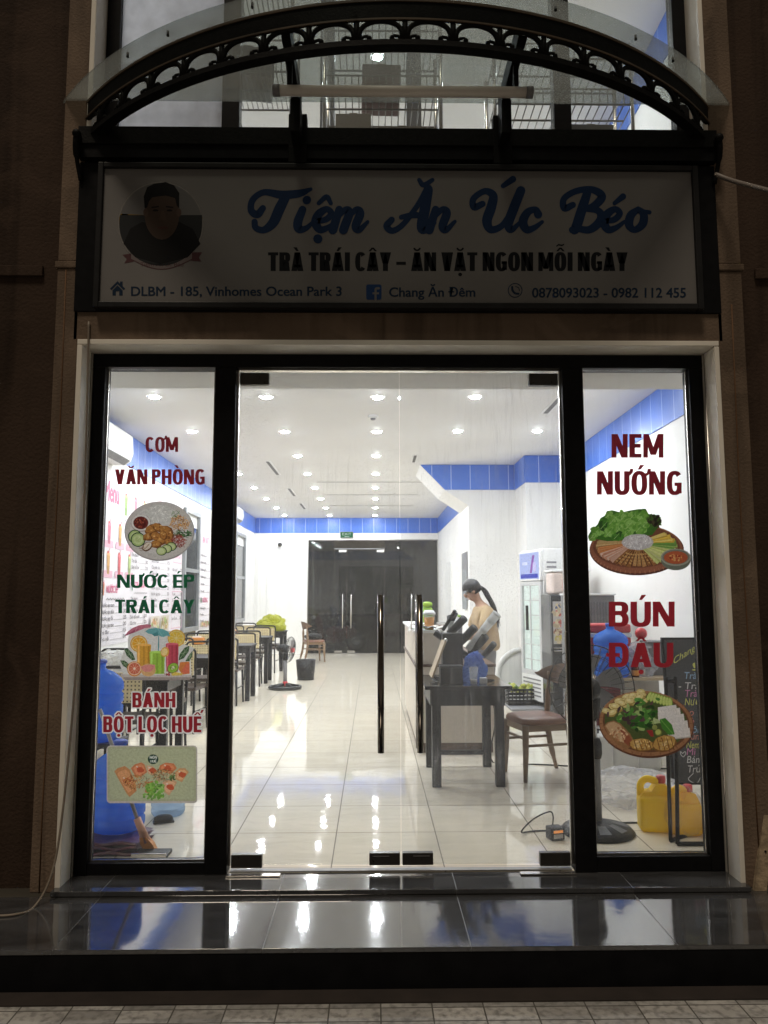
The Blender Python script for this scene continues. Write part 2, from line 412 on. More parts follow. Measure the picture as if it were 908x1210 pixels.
class Print:
    """flat printed artwork: coloured polygons laid on each other on one plane"""
    def __init__(s, fn, step=3e-5, px=None):
        s.fn = fn; s.step = step; s.d = 0.; s.bm = bmesh.new(); s.cl = s.bm.loops.layers.float_color.new('ink'); s.map = px or (lambda u, v: (u, v))
    def poly(s, pts, col, lift=True):
        if lift: s.d += s.step
        vs = [s.bm.verts.new(s.fn(*s.map(*p), s.d)) for p in pts]
        try: f = s.bm.faces.new(vs)
        except ValueError: return
        for l in f.loops: l[s.cl] = (*col, 1)
    def ell(s, cx, cy, rx, ry, col, ang=0., n=28, wob=0.):
        ca, sa = math.cos(R(ang)), math.sin(R(ang)); P = []
        for k in range(n):
            t = 2 * math.pi * k / n; q = 1 + random.uniform(-wob, wob)
            x, y = rx * q * math.cos(t), ry * q * math.sin(t); P.append((cx + x * ca - y * sa, cy + x * sa + y * ca))
        s.poly(P, col)
    def strip(s, p, q, w, col, w2=None):
        dx, dy = q[0] - p[0], q[1] - p[1]; L = math.hypot(dx, dy) or 1; nx, ny = -dy / L * w / 2, dx / L * w / 2; k = (w2 if w2 is not None else w) / w
        s.poly([(p[0] + nx, p[1] + ny), (q[0] + nx * k, q[1] + ny * k), (q[0] - nx * k, q[1] - ny * k), (p[0] - nx, p[1] - ny)], col)
    def scatter(s, cx, cy, rx, ry, n, r, cols, kind='blob', ang=None):
        for _ in range(n):
            t = random.uniform(0, 6.283); q = math.sqrt(random.random()); x, y = cx + rx * q * math.cos(t), cy + ry * q * math.sin(t)
            c = random.choice(cols); j = random.uniform(.75, 1.25); c = tuple(min(1, k * j) for k in c)
            if kind == 'blob': s.ell(x, y, r * random.uniform(.5, 1.2), r * random.uniform(.4, .9), c, random.uniform(0, 180), 8, .25)
            else:
                a = random.uniform(0, 6.28) if ang is None else R(ang + random.uniform(-25, 25)); l = r * random.uniform(.7, 1.6)
                s.strip((x - l * math.cos(a), y - l * math.sin(a)), (x + l * math.cos(a), y + l * math.sin(a)), r * .35, c, r * .2)
    def text(s, body, x0, x1, ybase, ytop, col, off=.0, slant=0.):
        # weight: the glyphs printed several times, shifted round a small circle
        vs, fs = text_data(body); sg_ = 1 if ybase > ytop else -1; e = off * abs(ybase - ytop)
        x0, x1, yb, yt = x0 + e, x1 - e, ybase - sg_ * e * .6, ytop + sg_ * e * .6
        sh = [(0, 0)] if not off else [(e * math.cos(k * .7854), .6 * e * math.sin(k * .7854)) for k in range(8)] + [(0, 0)]
        for dx, dy in sh:
            s.d += s.step
            V = [s.bm.verts.new(s.fn(*s.map(x0 + x * (x1 - x0) + dx, yb - y * (yb - yt) + dy), s.d)) for x, y in vs]
            for f in fs:
                try: g = s.bm.faces.new([V[i] for i in f])
                except ValueError: continue
                for l in g.loops: l[s.cl] = (*col, 1)
    def brush(s, pts, w, col):
        P = crom([(a, b, c) for p in pts for a, b, c in [(p[0], p[1], p[2] if len(p) > 2 else 1.)]], 7)
        s.d += s.step; m = len(P); L = []; Rr = []
        for i, p in enumerate(P):
            t = P[min(i + 1, m - 1)] - P[max(i - 1, 0)]; l = math.hypot(t.x, t.y) or 1e-6
            hw = w * p.z / 2; L.append((p.x - t.y / l * hw, p.y + t.x / l * hw)); Rr.append((p.x + t.y / l * hw, p.y - t.x / l * hw))
        for i in range(m - 1): s.poly([L[i], L[i + 1], Rr[i + 1], Rr[i]], col, False)
        for e in (P[0], P[-1]): s.ell(e.x, e.y, w * e.z / 2, w * e.z / 2, col, 0, 14)
    def build(s, name, parent=None, m='ink', org=None, **kw):
        bmesh.ops.recalc_face_normals(s.bm, faces=s.bm.faces[:])
        if org is None and parent is not None and parent.get('worldparts'): org = parent.location
        if org is None and parent is None:
            org = sum((v.co for v in s.bm.verts), Vector()) / max(1, len(s.bm.verts))
        if org is not None:
            org = Vector(org)
            for v in s.bm.verts: v.co -= org
        me = bpy.data.meshes.new(name); s.bm.to_mesh(me); s.bm.free(); me.materials.append(M[m])
        o = bpy.data.objects.new(name, me); COL.objects.link(o)
        if parent is not None: o.parent = parent
        elif org is not None: o.location = org
        return tag(o, **kw)

import numpy as np
class Raster(Print):
    """printed film: the artwork is resolved into one thin coloured sheet, so that light passes through it once"""
    def __init__(s, fn, cell=.3, px=None):
        Print.__init__(s, fn, 0, px); s.pl = []; s.cell = cell
    def poly(s, pts, col, lift=True): s.pl.append(([s.map(*p) for p in pts], col))
    def text(s, body, x0, x1, ybase, ytop, col, off=.0, slant=0.):
        vs, fs = text_data(body); e = off * abs(ybase - ytop); x0, x1, yb, yt = x0 + e, x1 - e, ybase - e * .6, ytop + e * .6
        for dx, dy in ([(0, 0)] if not off else [(e * math.cos(k * .7854), .6 * e * math.sin(k * .7854)) for k in range(8)] + [(0, 0)]):
            for f in fs: s.poly([(x0 + vs[i][0] * (x1 - x0) + dx, yb - vs[i][1] * (yb - yt) + dy) for i in f], col)
    def build(s, name, parent=None, m='ink', org=None, **kw):
        c = s.cell; A = np.array([p for q, _ in s.pl for p in q]); x0, y0 = A.min(0) - c; x1, y1 = A.max(0) + c
        nx, ny = int((x1 - x0) / c) + 1, int((y1 - y0) / c) + 1
        idx = np.full((ny, nx), -1, dtype=np.int32)
        for n, (q, col) in enumerate(s.pl):
            Q = np.array(q); i0, j0 = ((Q.min(0) - (x0, y0)) / c).astype(int); i1, j1 = ((Q.max(0) - (x0, y0)) / c).astype(int) + 1
            i0, j0, i1, j1 = max(i0, 0), max(j0, 0), min(i1, nx), min(j1, ny)
            if i1 <= i0 or j1 <= j0: continue
            X, Y = np.meshgrid(x0 + (np.arange(i0, i1) + .5) * c, y0 + (np.arange(j0, j1) + .5) * c); ins = np.zeros(X.shape, bool)
            for k in range(len(Q)):
                ax, ay = Q[k]; bx, by = Q[k - 1]
                if ay == by: continue
                ins ^= ((ay > Y) != (by > Y)) & (X < (bx - ax) * (Y - ay) / (by - ay) + ax)
            idx[j0:j1, i0:i1][ins] = n
        verts, faces, cols = [], [], []
        for j in range(ny):
            row = idx[j]; i = 0
            while i < nx:
                v = row[i]
                if v < 0: i += 1; continue
                k = i
                while k < nx and row[k] == v: k += 1
                a, b, yt, yb = x0 + i * c, x0 + k * c, y0 + j * c, y0 + (j + 1) * c; n = len(verts)
                verts += [s.fn(a, yb, 0), s.fn(b, yb, 0), s.fn(b, yt, 0), s.fn(a, yt, 0)]; faces.append((n, n + 1, n + 2, n + 3)); cols += [(*s.pl[v][1], 1)] * 4; i = k
        o_ = sum(verts, Vector()) / len(verts) if org is None else Vector(org)
        me = bpy.data.meshes.new(name); me.from_pydata([v - o_ for v in verts], [], faces)
        at_ = me.color_attributes.new('ink', 'FLOAT_COLOR', 'CORNER'); at_.data.foreach_set('color', np.array(cols, dtype=np.float32).ravel())
        me.materials.append(M[m]); o = bpy.data.objects.new(name, me); COL.objects.link(o)
        o.location = o_
        s.bm.free(); return tag(o, **kw)

# ------------------------------------------------------------------ condensed bold capitals drawn as polygons
import unicodedata
def _ring(cx, cy, rx, ry, a0, a1, s, t, n=28, e=2.5):
    def P(a, x, y): c, q = math.cos(R(a)), math.sin(R(a)); return (cx + x * math.copysign(abs(c) ** (2 / e), c), cy + y * math.copysign(abs(q) ** (2 / e), q))
    out = []
    for k in range(n):
        a, b = a0 + (a1 - a0) * k / n, a0 + (a1 - a0) * (k + 1) / n
        out.append([P(a, rx, ry), P(b, rx, ry), P(b, rx - s, ry - t), P(a, rx - s, ry - t)])
    return out
def _rc(x0, y0, x1, y1): return [(x0, y0), (x1, y0), (x1, y1), (x0, y1)]
def _dg(xa, ya, xb, yb, w): return [(xa, ya), (xa + w, ya), (xb + w, yb), (xb, yb)]
def glyph(ch, k, s, t):
    """polygons of one capital (cap height 1) and its width; k scales the width, s and t are stem and bar weights"""
    d = unicodedata.normalize('NFD', ch); b, marks = d[0], d[1:]
    W = {'I': s / k, 'M': .80, 'N': .64, 'O': .64, 'C': .56, 'G': .60, 'V': .62, 'A': .64, 'Y': .60, 'T': .54, 'L': .46, 'E': .48, '-': .34, 'H': .62, 'U': .60, 'B': .58, 'D': .60, 'Đ': .60, 'P': .55, 'R': .58}.get(b, .6)
    w = s if b == 'I' else max(W * k, s * 1.9); P = []; dw = s * 1.12
    if b == 'I': P = [_rc(0, 0, s, 1)]
    elif b == 'L': P = [_rc(0, 0, s, 1), _rc(s, 0, w, t)]
    elif b == 'E': P = [_rc(0, 0, s, 1), _rc(s, 0, w, t), _rc(s, 1 - t, w, 1), _rc(s, .5 - t / 2, w * .94, .5 + t / 2)]
    elif b == 'T': P = [_rc(0, 1 - t, w, 1), _rc(w / 2 - s / 2, 0, w / 2 + s / 2, 1 - t)]
    elif b == 'H': P = [_rc(0, 0, s, 1), _rc(w - s, 0, w, 1), _rc(s, .5 - t / 2, w - s, .5 + t / 2)]
    elif b == 'N': P = [_rc(0, 0, s * .9, 1), _rc(w - s * .9, 0, w, 1), _dg(w - dw, 0, 0, 1, dw)]
    elif b == 'M': P = [_rc(0, 0, s * .85, 1), _rc(w - s * .85, 0, w, 1), _dg(w / 2 - dw * .45, .12, 0, 1, dw * .9), _dg(w / 2 - dw * .45, .12, w - dw * .9, 1, dw * .9)]
    elif b == 'V': P = [_dg(w / 2 - dw / 2, 0, 0, 1, dw), _dg(w / 2 - dw / 2, 0, w - dw, 1, dw)]
    elif b == 'A': P = [_dg(0, 0, w / 2 - dw / 2, 1, dw), _dg(w - dw, 0, w / 2 - dw / 2, 1, dw), _rc(w * .22, .20, w * .78, .20 + t * .85)]
    elif b == 'Y': P = [_dg(w / 2 - dw / 2, .40, 0, 1, dw), _dg(w / 2 - dw / 2, .40, w - dw, 1, dw), _rc(w / 2 - s / 2, 0, w / 2 + s / 2, .42)]
    elif b == 'O': P = _ring(w / 2, .5, w / 2, .515, 0, 360, s, t)
    elif b in 'CG':
        P = _ring(w / 2 + .02, .5, w / 2 + .02, .515, 42, 318, s, t, 24)
        if b == 'G': P += [_rc(w - s * .9, .06, w, .52), _rc(w * .52, .52 - t * .9, w, .52)]
    elif b == 'U': P = [_rc(0, .34, s, 1), _rc(w - s, .34, w, 1)] + _ring(w / 2, .345, w / 2, .36, 180, 360, s, t * 1.05, 18)
    elif b in 'DĐ':
        q = w * .46; P = [_rc(0, 0, s, 1), _rc(s, 1 - t, w - q, 1), _rc(s, 0, w - q, t)] + _ring(w - q, .5, q, .5, -90, 90, s, t, 18)
        if b == 'Đ': P.append(_rc(-s * .45, .5 - t * .42, w * .55, .5 + t * .42))
    elif b in 'BPR':
        q = w * .42; h = .275 if b != 'B' else .27; cy = 1 - h
        P = [_rc(0, 0, s, 1), _rc(s, 1 - t, w - q, 1), _rc(s, cy - h, w - q, cy - h + t)] + _ring(w - q, cy, q * (.96 if b == 'B' else 1), h, -90, 90, s, t, 14)
        if b == 'B': P += [_rc(s, 0, w - q, t)] + _ring(w - q, .29, q, .29, -90, 90, s, t, 14)
        if b == 'R': P.append(_dg(w - dw * 1.05, 0, w * .36, .48, dw))
    elif b == '-': P = [_rc(0, .33, w, .33 + t)]
    c = w / 2
    for m in marks:
        up = 1.24 if ('\u0302' in marks and m in '\u0301\u0303') else 1.0
        if m == '\u0301':
            if up > 1: P.append([(c + .16, 1.20), (c + .28, 1.20), (c + .40, 1.40), (c + .25, 1.40)])
            else: P.append([(c - .07, 1.07), (c + .05, 1.07), (c + .22, 1.27), (c + .03, 1.27)])
        elif m == '\u0300': P.append([(c - .05, 1.07), (c + .07, 1.07), (c - .03, 1.27), (c - .22, 1.27)])
        elif m == '\u0302': P += [[(c - .23, 1.06), (c - .11, 1.06), (c + .06, 1.25), (c - .06, 1.25)], [(c + .23, 1.06), (c + .11, 1.06), (c - .06, 1.25), (c + .06, 1.25)]]
        elif m == '\u0306': P += _ring(c, 1.24, .20, .17, 180, 360, .10, .085, 10, 2)
        elif m == '\u0303': P.append([(c - .22, 1.29), (c - .10, 1.37), (c + .08, 1.33), (c + .20, 1.40), (c + .20, 1.47), (c + .08, 1.41), (c - .10, 1.45), (c - .22, 1.37)])
        elif m == '\u0323': P.append([(c + .105 * math.cos(a * .3927), -.19 + .095 * math.sin(a * .3927)) for a in range(16)])
        elif m == '\u031b': P.append([(w - s * .75, .88), (w - .02, .94), (w + .02, 1.10), (w + .15, 1.10), (w + .14, .95), (w + .04, .83), (w - s * .4, .78)])
    return P, w
def block_polys(body, L, s0=.225, t=.165, gap=.075, sp=.22):
    """lay out the line so that it is exactly L cap heights long"""
    lo, hi = .2, 3.
    for _ in range(40):
        k = (lo + hi) / 2; x = 0.; out = []; s = s0 * (.55 + .45 * k)
        for ch in body:
            if ch == ' ': x += sp * (.5 + .5 * k); continue
            P, w = glyph(ch, k, s, t); out += [[(x + a, b) for a, b in q] for q in P]; x += w + gap
        if x - gap > L: hi = k
        else: lo = k
    return out
def block(me_, body, x0, x1, yb, yt, col, halo=None, hw=1.0, **kw):
    h = yb - yt; Q = block_polys(body, (x1 - x0) / h, **kw)
    if halo:
        for k in range(12):
            dx, dy = hw * math.cos(k * .5236), hw * math.sin(k * .5236)
            for q in Q: me_.poly([(x0 + a * h + dx, yb - b * h + dy) for a, b in q], halo)
    for q in Q: me_.poly([(x0 + a * h, yb - b * h) for a, b in q], col, False)
Print.block = block

# ================================================================== GROUND AND STEP
WY = -.2                                   # plane of the facade
ZF, ZL, ZP = 0.0, -.03, -.20                # shop floor, lower slab, pavement
MB().box(-40, 40, -60, -.6, ZP - .2, ZP).build('pavement', 'paver', kind='structure')
MB().box(-40, 40, 15.6, 60, -.25, -.05).build('road', 'night', kind='structure')
MB().box(-3.05, 2.80, -.02, 15.45, -.12, 0.0).build('floor', 'floor', kind='structure')
st = thing('entrance_step', 'polished black granite step running along the foot of the shopfront', 'step', (0.1, -.5, ZP), world=True)
MB().box(-4.2, 4.4, -.825, -.245, ZL - .020, ZL, .003).build('top_slab', 'granite', st)
MB().box(-4.2, 4.4, -.822, -.245, ZP, ZL - .0205).build('riser', 'riser', st)
MB().box(-4.2, 4.4, -.925, -.8225, ZP, ZP + .006).build('dark_strip', mat('dark_strip_brown', (.026, .019, .016), .8, var=.3), st)  # thin dark brown strip laid along the foot of the riser
MB().box(-1.575, 1.866, -.262, -.022, -.026, -.002, .003).build('door_sill', 'granite', st)

# ================================================================== BUILDING
XL, XR, ZC, YB = -3.0, 2.75, 3.404, 15.37
bd = thing('shop_building', 'brown painted shop building with lit white rooms behind its glass front', 'building', (0, 0, ZP), world=True)
f = MB()
f.box(-1.60, 1.89, WY, -.02, 2.796, 2.946)                     # strip above the opening
f.box(-1.60, 1.89, WY + .03, -.02, 2.946, 3.96)                # behind the sign
f.build('facade_wall', 'brown', bd)
def pillar(xa, xb):
    b = MB(); b.box(xa, xb, WY, -.02, -.03, 3.19, .006); b.box(xa, xb, WY, -.02, 3.23, 7.4, .006)
    b.box(xa - .012, xb + .012, WY - .009, -.03, 3.191, 3.229, .005)
    return b
pillar(-1.702, -1.578).build('pillar', 'brown', bd); pillar(1.868, 2.014).build('pillar', 'brown', bd)
for xa, xb in ((-4.5, -1.705), (2.017, 4.6)):
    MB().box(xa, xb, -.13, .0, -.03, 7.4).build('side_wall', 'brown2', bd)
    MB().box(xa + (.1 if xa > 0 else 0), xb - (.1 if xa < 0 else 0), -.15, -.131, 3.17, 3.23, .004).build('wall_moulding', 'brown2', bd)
# rust streaks down the pillar joints
rust = mat('rust_streak', (.13, .062, .025), .8)
for x, zz in ((-1.650, [(-.03), .4, .8, 1.3, 1.9, 2.6, 3.18]), (1.945, [(-.03), .5, 1.1, 1.6, 2.1, 2.5, 3.0])):
    MB().tube([(x + random.uniform(-.006, .006), WY - .0015, z) for z in zz], .0035, 6).build('joint_streak', rust, bd)
# cream stone reveal round the opening
b = MB(); b.box(-1.577, -1.549, WY - .006, -.004, -.026, 2.764, .003).box(-1.577, -1.556, WY - .002, -.03, 2.764, 2.7945)
b.build('door_surround', 'stone', bd)
b = MB(); b.box(1.841, 1.867, WY - .006, -.004, -.026, 2.764, .003).build('door_surround', 'stone', bd)
b = MB(); b.box(-1.577, 1.867, WY - .006, -.004, 2.767, 2.795, .003).build('door_surround', 'stone', bd)
# thin light trims in the reveal
for x in (-1.5475, 1.8395): MB().cyl((x, -.075, -.02), (x, -.075, 2.76), .0035, n=8).build('reveal_trim', 'steel', bd)
# --- lower room
b = MB(); b.box(XL - .1, XL, .0, YB + .1, 0, ZC); b.build('inner_wall', 'white_wall', bd)
b = MB(); b.box(XR, XR + .1, .0, 7.31, 0, ZC); b.build('inner_wall', 'white_wall', bd)
b = MB(); b.box(XL, -1.546, .0, .09, 0, ZC).box(1.838, XR, .0, .09, 0, ZC).box(-1.546, 1.838, .01, .09, 2.766, ZC); b.build('inner_wall', 'white_wall', bd)
b = MB(); b.box(XL, XR, .09, .62, 2.75, ZC - .002, .004); b.build('ceiling_bulkhead', 'ceiling', bd)
MB().box(XL - .1, XR + .1, .0, YB + .2, ZC, ZC + .10).build('ceiling', 'ceiling', bd)
# toilet and stair block, column in the corner
b = MB(); b.box(1.44, XR, 7.315, 8.45, 0, 3.015); b.box(1.655, XR, 8.45, YB, 0, ZC)
b.build('inner_wall', 'white_wall', bd)
b = MB(); b.box(2.15, XR, 6.53, 7.314, 0, 3.015).build('corner_column', 'white_wall', bd)
# slanted stair flight underside reaching the ceiling
def slab(x, z, d): return Vector((x, d, z))
MB().prism([(.71, ZC - .001), (1.08, 3.016), (1.44, 2.78), (1.44, 3.016), (XR, 3.016), (XR, ZC - .001)], slab, 7.325, 8.45).build('stair_soffit', 'white_wall', bd)
ZB = 3.015
b = MB()
b.prism([(.715, ZC - .002), (1.085, ZB + .006), (2.136, ZB + .006), (2.136, ZC - .002)], slab, 7.312, 7.3245).build('blue_tile_band', 'blue', bd)
for q in ((2.15, XR - .001, 6.518, 6.53), (XL + .014, 1.641, YB - .016, YB - .004), (XL + .014, XR - .014, .622, .632)): MB().box(*q, ZB, ZC - .003).build('blue_tile_band', 'blue', bd)
for q in ((XL, XL + .012, .634, YB - .018), (XR - .012, XR, .634, 6.516), (1.643, 1.655, 8.451, YB - .018), (2.138, 2.149, 6.532, 7.31)): MB().box(*q, ZB, ZC - .003).build('blue_tile_band', 'blue_side', bd)
# back wall: white panels, lintel strip
b = MB(); b.box(XL, -1.66, YB - .03, YB + .08, 0, 2.86).box(XL, 1.655, YB - .035, YB + .08, 2.86, 3.012)
b.build('inner_wall', 'white_wall', bd)
b = MB()
for x in (-2.66, -2.90): b.box(x - .012, x + .012, YB - .046, YB - .0305, .0, 2.58, .003)
b.box(-2.9, -1.67, YB - .046, YB - .0305, 2.585, 2.61, .003)
b.build('panel_trim', 'white_plastic', bd)
MB().box(1.441, 1.452, 7.6, 8.05, 0, .01).build('skirting', 'white_plastic', bd)
# door leaf seen edge-on in the corridor wall and a grey cabinet window by the counter
b = MB(); b.box(1.640, 1.654, 12.2, 13.4, 0, 2.15, .003).build('door_frame', 'white_plastic', bd)
w = MB().box(1.425, 1.439, 7.50, 8.2, 1.35, 2.10, .004).build('wall_window', 'grey_plastic', bd)
MB().box(1.418, 1.4245, 7.58, 8.12, 1.42, 2.03).build('pane', flat('window_grey', (.42, .45, .47), .2), w)
# left wall windows with grey frames
def side_window(y0, y1, z0, z1):
    w = MB()
    for (a, b_, c, d) in ((y0, y1, z0, z0 + .07), (y0, y1, z1 - .07, z1), (y0, y0 + .08, z0 + .07, z1 - .07), (y1 - .08, y1, z0 + .07, z1 - .07)):
        w.box(XL + .002, XL + .055, a, b_, c, d, .004)
    w.box(XL + .002, XL + .05, y0 + .08, y1 - .08, (z0 + z1) / 2 - .03, (z0 + z1) / 2 + .03)
    o = w.build('wall_window', flat('grey_aluminium', (.27, .28, .29), .35), bd)
    MB().box(XL + .004, XL + .02, y0 + .081, y1 - .081, z0 + .071, z1 - .071).build('pane', mat('night_window_pane', (.045, .05, .055), .12, var=.2), o)
side_window(7.95, 9.0, .86, 2.83); side_window(12.5, 13.75, .86, 2.83)

# --- upper room behind the canopy
UF, UC = 3.92, 6.86
b = MB(); b.box(XL, XR, .06, 6.0, UF - .3, UF).build('upper_floor', 'cream', bd)
b = MB(); b.box(XL - .1, XL, .0, 6.1, UF, UC).box(XR, XR + .1, .0, 6.1, UF, UC).box(XL, XR, 6.0, 6.1, UF, UC)
b.box(XL, -1.546, .0, .06, UF, UC).box(1.838, XR, .0, .06, UF, UC); b.build('upper_wall', 'white_wall', bd)
MB().box(XL - .1, XR + .1, .0, 6.1, UC, UC + .1).build('upper_ceiling', 'ceiling', bd)
MB().box(XR - .012, XR - .001, .07, 5.98, UC - .42, UC - .002).build('blue_tile_band', 'blue_side', bd)
MB().box(XL + .001, XL + .012, .07, 5.98, UC - .42, UC - .002).build('blue_tile_band', 'blue_side', bd)
MB().box(XL + .013, XR - .013, 5.985, 5.998, UC - .42, UC - .002).build('blue_tile_band', 'blue', bd)
b = MB(); b.box(-1.577, -1.549, WY - .006, -.02, 3.98, 7.3, .003).build('upper_surround', 'stone', bd)
b = MB(); b.box(1.841, 1.867, WY - .006, -.02, 3.98, 7.3, .003).build('upper_surround', 'stone', bd)
b = MB()
for x0, x1 in ((-1.546, -1.47), (-.87, -.77), (1.05, 1.15), (1.762, 1.838)): b.box(x0, x1, -.04, .04, 3.965, 7.2)
b.box(-1.469, -.871, -.035, .035, 3.965, 4.02).box(-.769, 1.049, -.035, .035, 3.965, 4.02).box(1.151, 1.761, -.035, .035, 3.965, 4.02)
uw = b.build('upper_window', 'black', bd)
MB().box(-.769, 1.049, -.005, .005, 4.021, 7.2).build('pane', 'side_pane', uw)
MB().box(1.151, 1.761, -.005, .005, 4.021, 7.2).build('pane', 'side_pane', uw)
MB().box(-1.469, -.871, -.005, .005, 4.021, 7.2).build('frosted_pane', 'frosted', uw)

# ================================================================== SHOPFRONT
sf = thing('glass_shopfront', 'black framed glass shopfront with double swing doors between two fixed windows', 'shopfront', (.146, 0, 0), world=True)
b = MB()
b.box(-1.545, 1.837, -.05, .05, 2.690, 2.764, .003)
b.box(-1.545, -1.478, -.049, .049, 0.0, 2.689, .003).box(1.764, 1.837, -.049, .049, 0, 2.689, .003)
b.box(-.872, -.757, -.052, .052, 0.0, 2.689, .003).box(1.052, 1.166, -.052, .052, 0, 2.689, .003)
b.box(-1.477, -.873, -.045, .045, 0.0, .058, .003).box(1.167, 1.763, -.045, .045, 0, .075, .003)
b.build('frame', 'black', sf)
b = MB()                                                       # light glazing beads
for x0, x1, z0, z1 in ((-1.477, -.873, .058, 2.689), (1.167, 1.763, .075, 2.689)):
    b.box(x0, x0 + .010, -.016, -.008, z0, z1).box(x1 - .010, x1, -.016, -.008, z0, z1).box(x0 + .0105, x1 - .0105, -.016, -.008, z0, z0 + .009)
b.box(-.756, -.746, -.012, .012, .03, 2.689).box(1.041, 1.051, -.012, .012, .03, 2.689).box(-.745, 1.040, -.02, .02, 2.681, 2.689)
b.build('glazing_bead', 'steel', sf)
MB().box(-1.476, -.874, -.004, .004, .059, 2.688).build('window_pane', 'side_pane', sf)
MB().box(1.168, 1.762, -.004, .004, .076, 2.688).build('window_pane', 'side_pane', sf)
MB().box(-.745, 1.040, -.022, .022, .0005, .007, .002).build('threshold_strip', flat('dull_steel', (.25, .25, .25), .5), sf)
def leaf(x0, x1, hinge):
    d = MB().box(x0, x1, -.006, .006, .032, 2.678, .001, seg=1).build('glass_door', 'pane', sf)
    rel = d
    def sub(mb, nm, m): 
        o = mb.build(nm, m, org=sf.location); o.parent = d; o.location = (0, 0, 0); return o
    s = 1 if hinge == 'l' else -1; hx = x0 if s > 0 else x1; fx = x1 if s > 0 else x0
    for xa, z0, z1 in ((hx, .020, .088), (hx, 2.600, 2.668)):
        sub(MB().box(min(xa + s * .004, xa + s * .165), max(xa + s * .004, xa + s * .165), -.019, .019, z0, z1, .004), 'patch_fitting', 'fitting')
    sub(MB().box(min(fx - s * .004, fx - s * .165), max(fx - s * .004, fx - s * .165), -.019, .019, .030, .092, .004), 'patch_fitting', 'fitting')
    k = MB().box(min(fx - s * .06, fx - s * .145), max(fx - s * .06, fx - s * .145), -.021, -.0192, .075, .080); sub(k, 'lock_slot', 'steel')
    for yy in (-.062, .062):
        h = MB(); xh = .041 if s > 0 else .249
        h.cyl((xh, yy, .611), (xh, yy, 1.435), .0175, n=20)
        for zz in (.75, 1.30): h.cyl((xh, yy, zz), (xh, .006 if yy > 0 else -.006, zz), .008, n=10)
        sub(h, 'handle', 'bronze')
    return d
leaf(-.745, .1445, 'l'); leaf(.1495, 1.040, 'r')
for x0, x1, tx in ((-.756, -.478, 'left'), (.760, 1.050, 'right')):
    MB().box(x0, x1, -.085, -.0465, .0005, .006, .0015).build('floor_spring_cover', 'steel', sf)

# ================================================================== CANOPY
cn = thing('entrance_canopy', 'bow-fronted glass canopy in black wrought iron over the shop door', 'canopy', (.15, WY, 3.95), world=True)
ccx, ccy, cr = .147, 1.39, 2.335
def arc(r, z, n=72, a=None):
    out = []; am = math.asin((1.79) / cr) if a is None else a
    for i in range(n + 1):
        t = -am + 2 * am * i / n; out.append((ccx + r * math.sin(t), ccy - r * math.cos(t), z))
    return out
def band(r0, r1, z0, z1, n=72, am=None):
    A, B, C_, D_ = arc(r0, z0, n, am), arc(r1, z0, n, am), arc(r1, z1, n, am), arc(r0, z1, n, am)
    return [[Vector(A[i]), Vector(B[i]), Vector(C_[i]), Vector(D_[i])] for i in range(n + 1)]
AM = math.asin(1.765 / cr)
MB().rings(band(cr - .004, cr + .012, 4.055, 4.150, am=AM), smooth=False).build('fascia', 'iron', cn)
MB().rings(band(cr - .035, cr + .018, 3.925, 3.952, am=AM), smooth=False).build('bottom_rail', 'iron', cn)
MB().rings(band(cr + .0125, cr + .020, 4.048, 4.056, am=AM), smooth=False).rings(band(cr + .0125, cr + .018, 4.140, 4.152, am=AM), smooth=False).build('fascia_moulding', mat('worn_iron_edge', (.10, .07, .045), .5, var=.4), cn)
# scrollwork: arches, each with a pair of curls
nA = 18
for i in range(nA):
    t0 = -AM + 2 * AM * i / nA; t1 = -AM + 2 * AM * (i + 1) / nA; b = MB()
    def pt(u, z): t = t0 + (t1 - t0) * u; return (ccx + (cr + .004) * math.sin(t), ccy - (cr + .004) * math.cos(t), z)
    b.tube([pt(.5 - .45 * math.cos(math.pi * k / 14), 3.958 + .092 * math.sin(math.pi * k / 14) ** .6) for k in range(15)], .0125, 6)
    for sgn in (-1, 1):
        b.tube([pt(.5 + sgn * .44, 3.953), pt(.5 + sgn * .36, 3.975), pt(.5 + sgn * .27, 3.978), pt(.5 + sgn * .23, 3.966)], .0075, 6); b.sphere(pt(.5 + sgn * .235, 3.967), .0125, u=8, v=6)
    b.tube([pt(0, 3.952), pt(0, 4.056)], .013, 6)
    b.build('scroll_panel', 'iron', cn)
# glass roof with a wide rim beyond the ring
def gl(x, y, d): return Vector((x, y, d))
outer = [(x, y) for x, y, _ in arc(cr + .105, 0, 64, math.asin(1.87 / (cr + .105)))]
poly = [(outer[0][0] + .12, WY - .002)] + outer + [(outer[-1][0] - .12, WY - .002)]
MB().prism(poly, gl, 4.156, 4.168).build('glass_roof', 'canopy_glass', cn)
for t in (-.62, -.5, .5, .62, .3, -.3, .1, -.1): MB().cyl((ccx + (cr + .06) * math.sin(t), ccy - (cr + .06) * math.cos(t), 4.150), (ccx + (cr + .06) * math.sin(t), ccy - (cr + .06) * math.cos(t), 4.175), .007, n=8).build('glass_bolt', 'iron', cn)

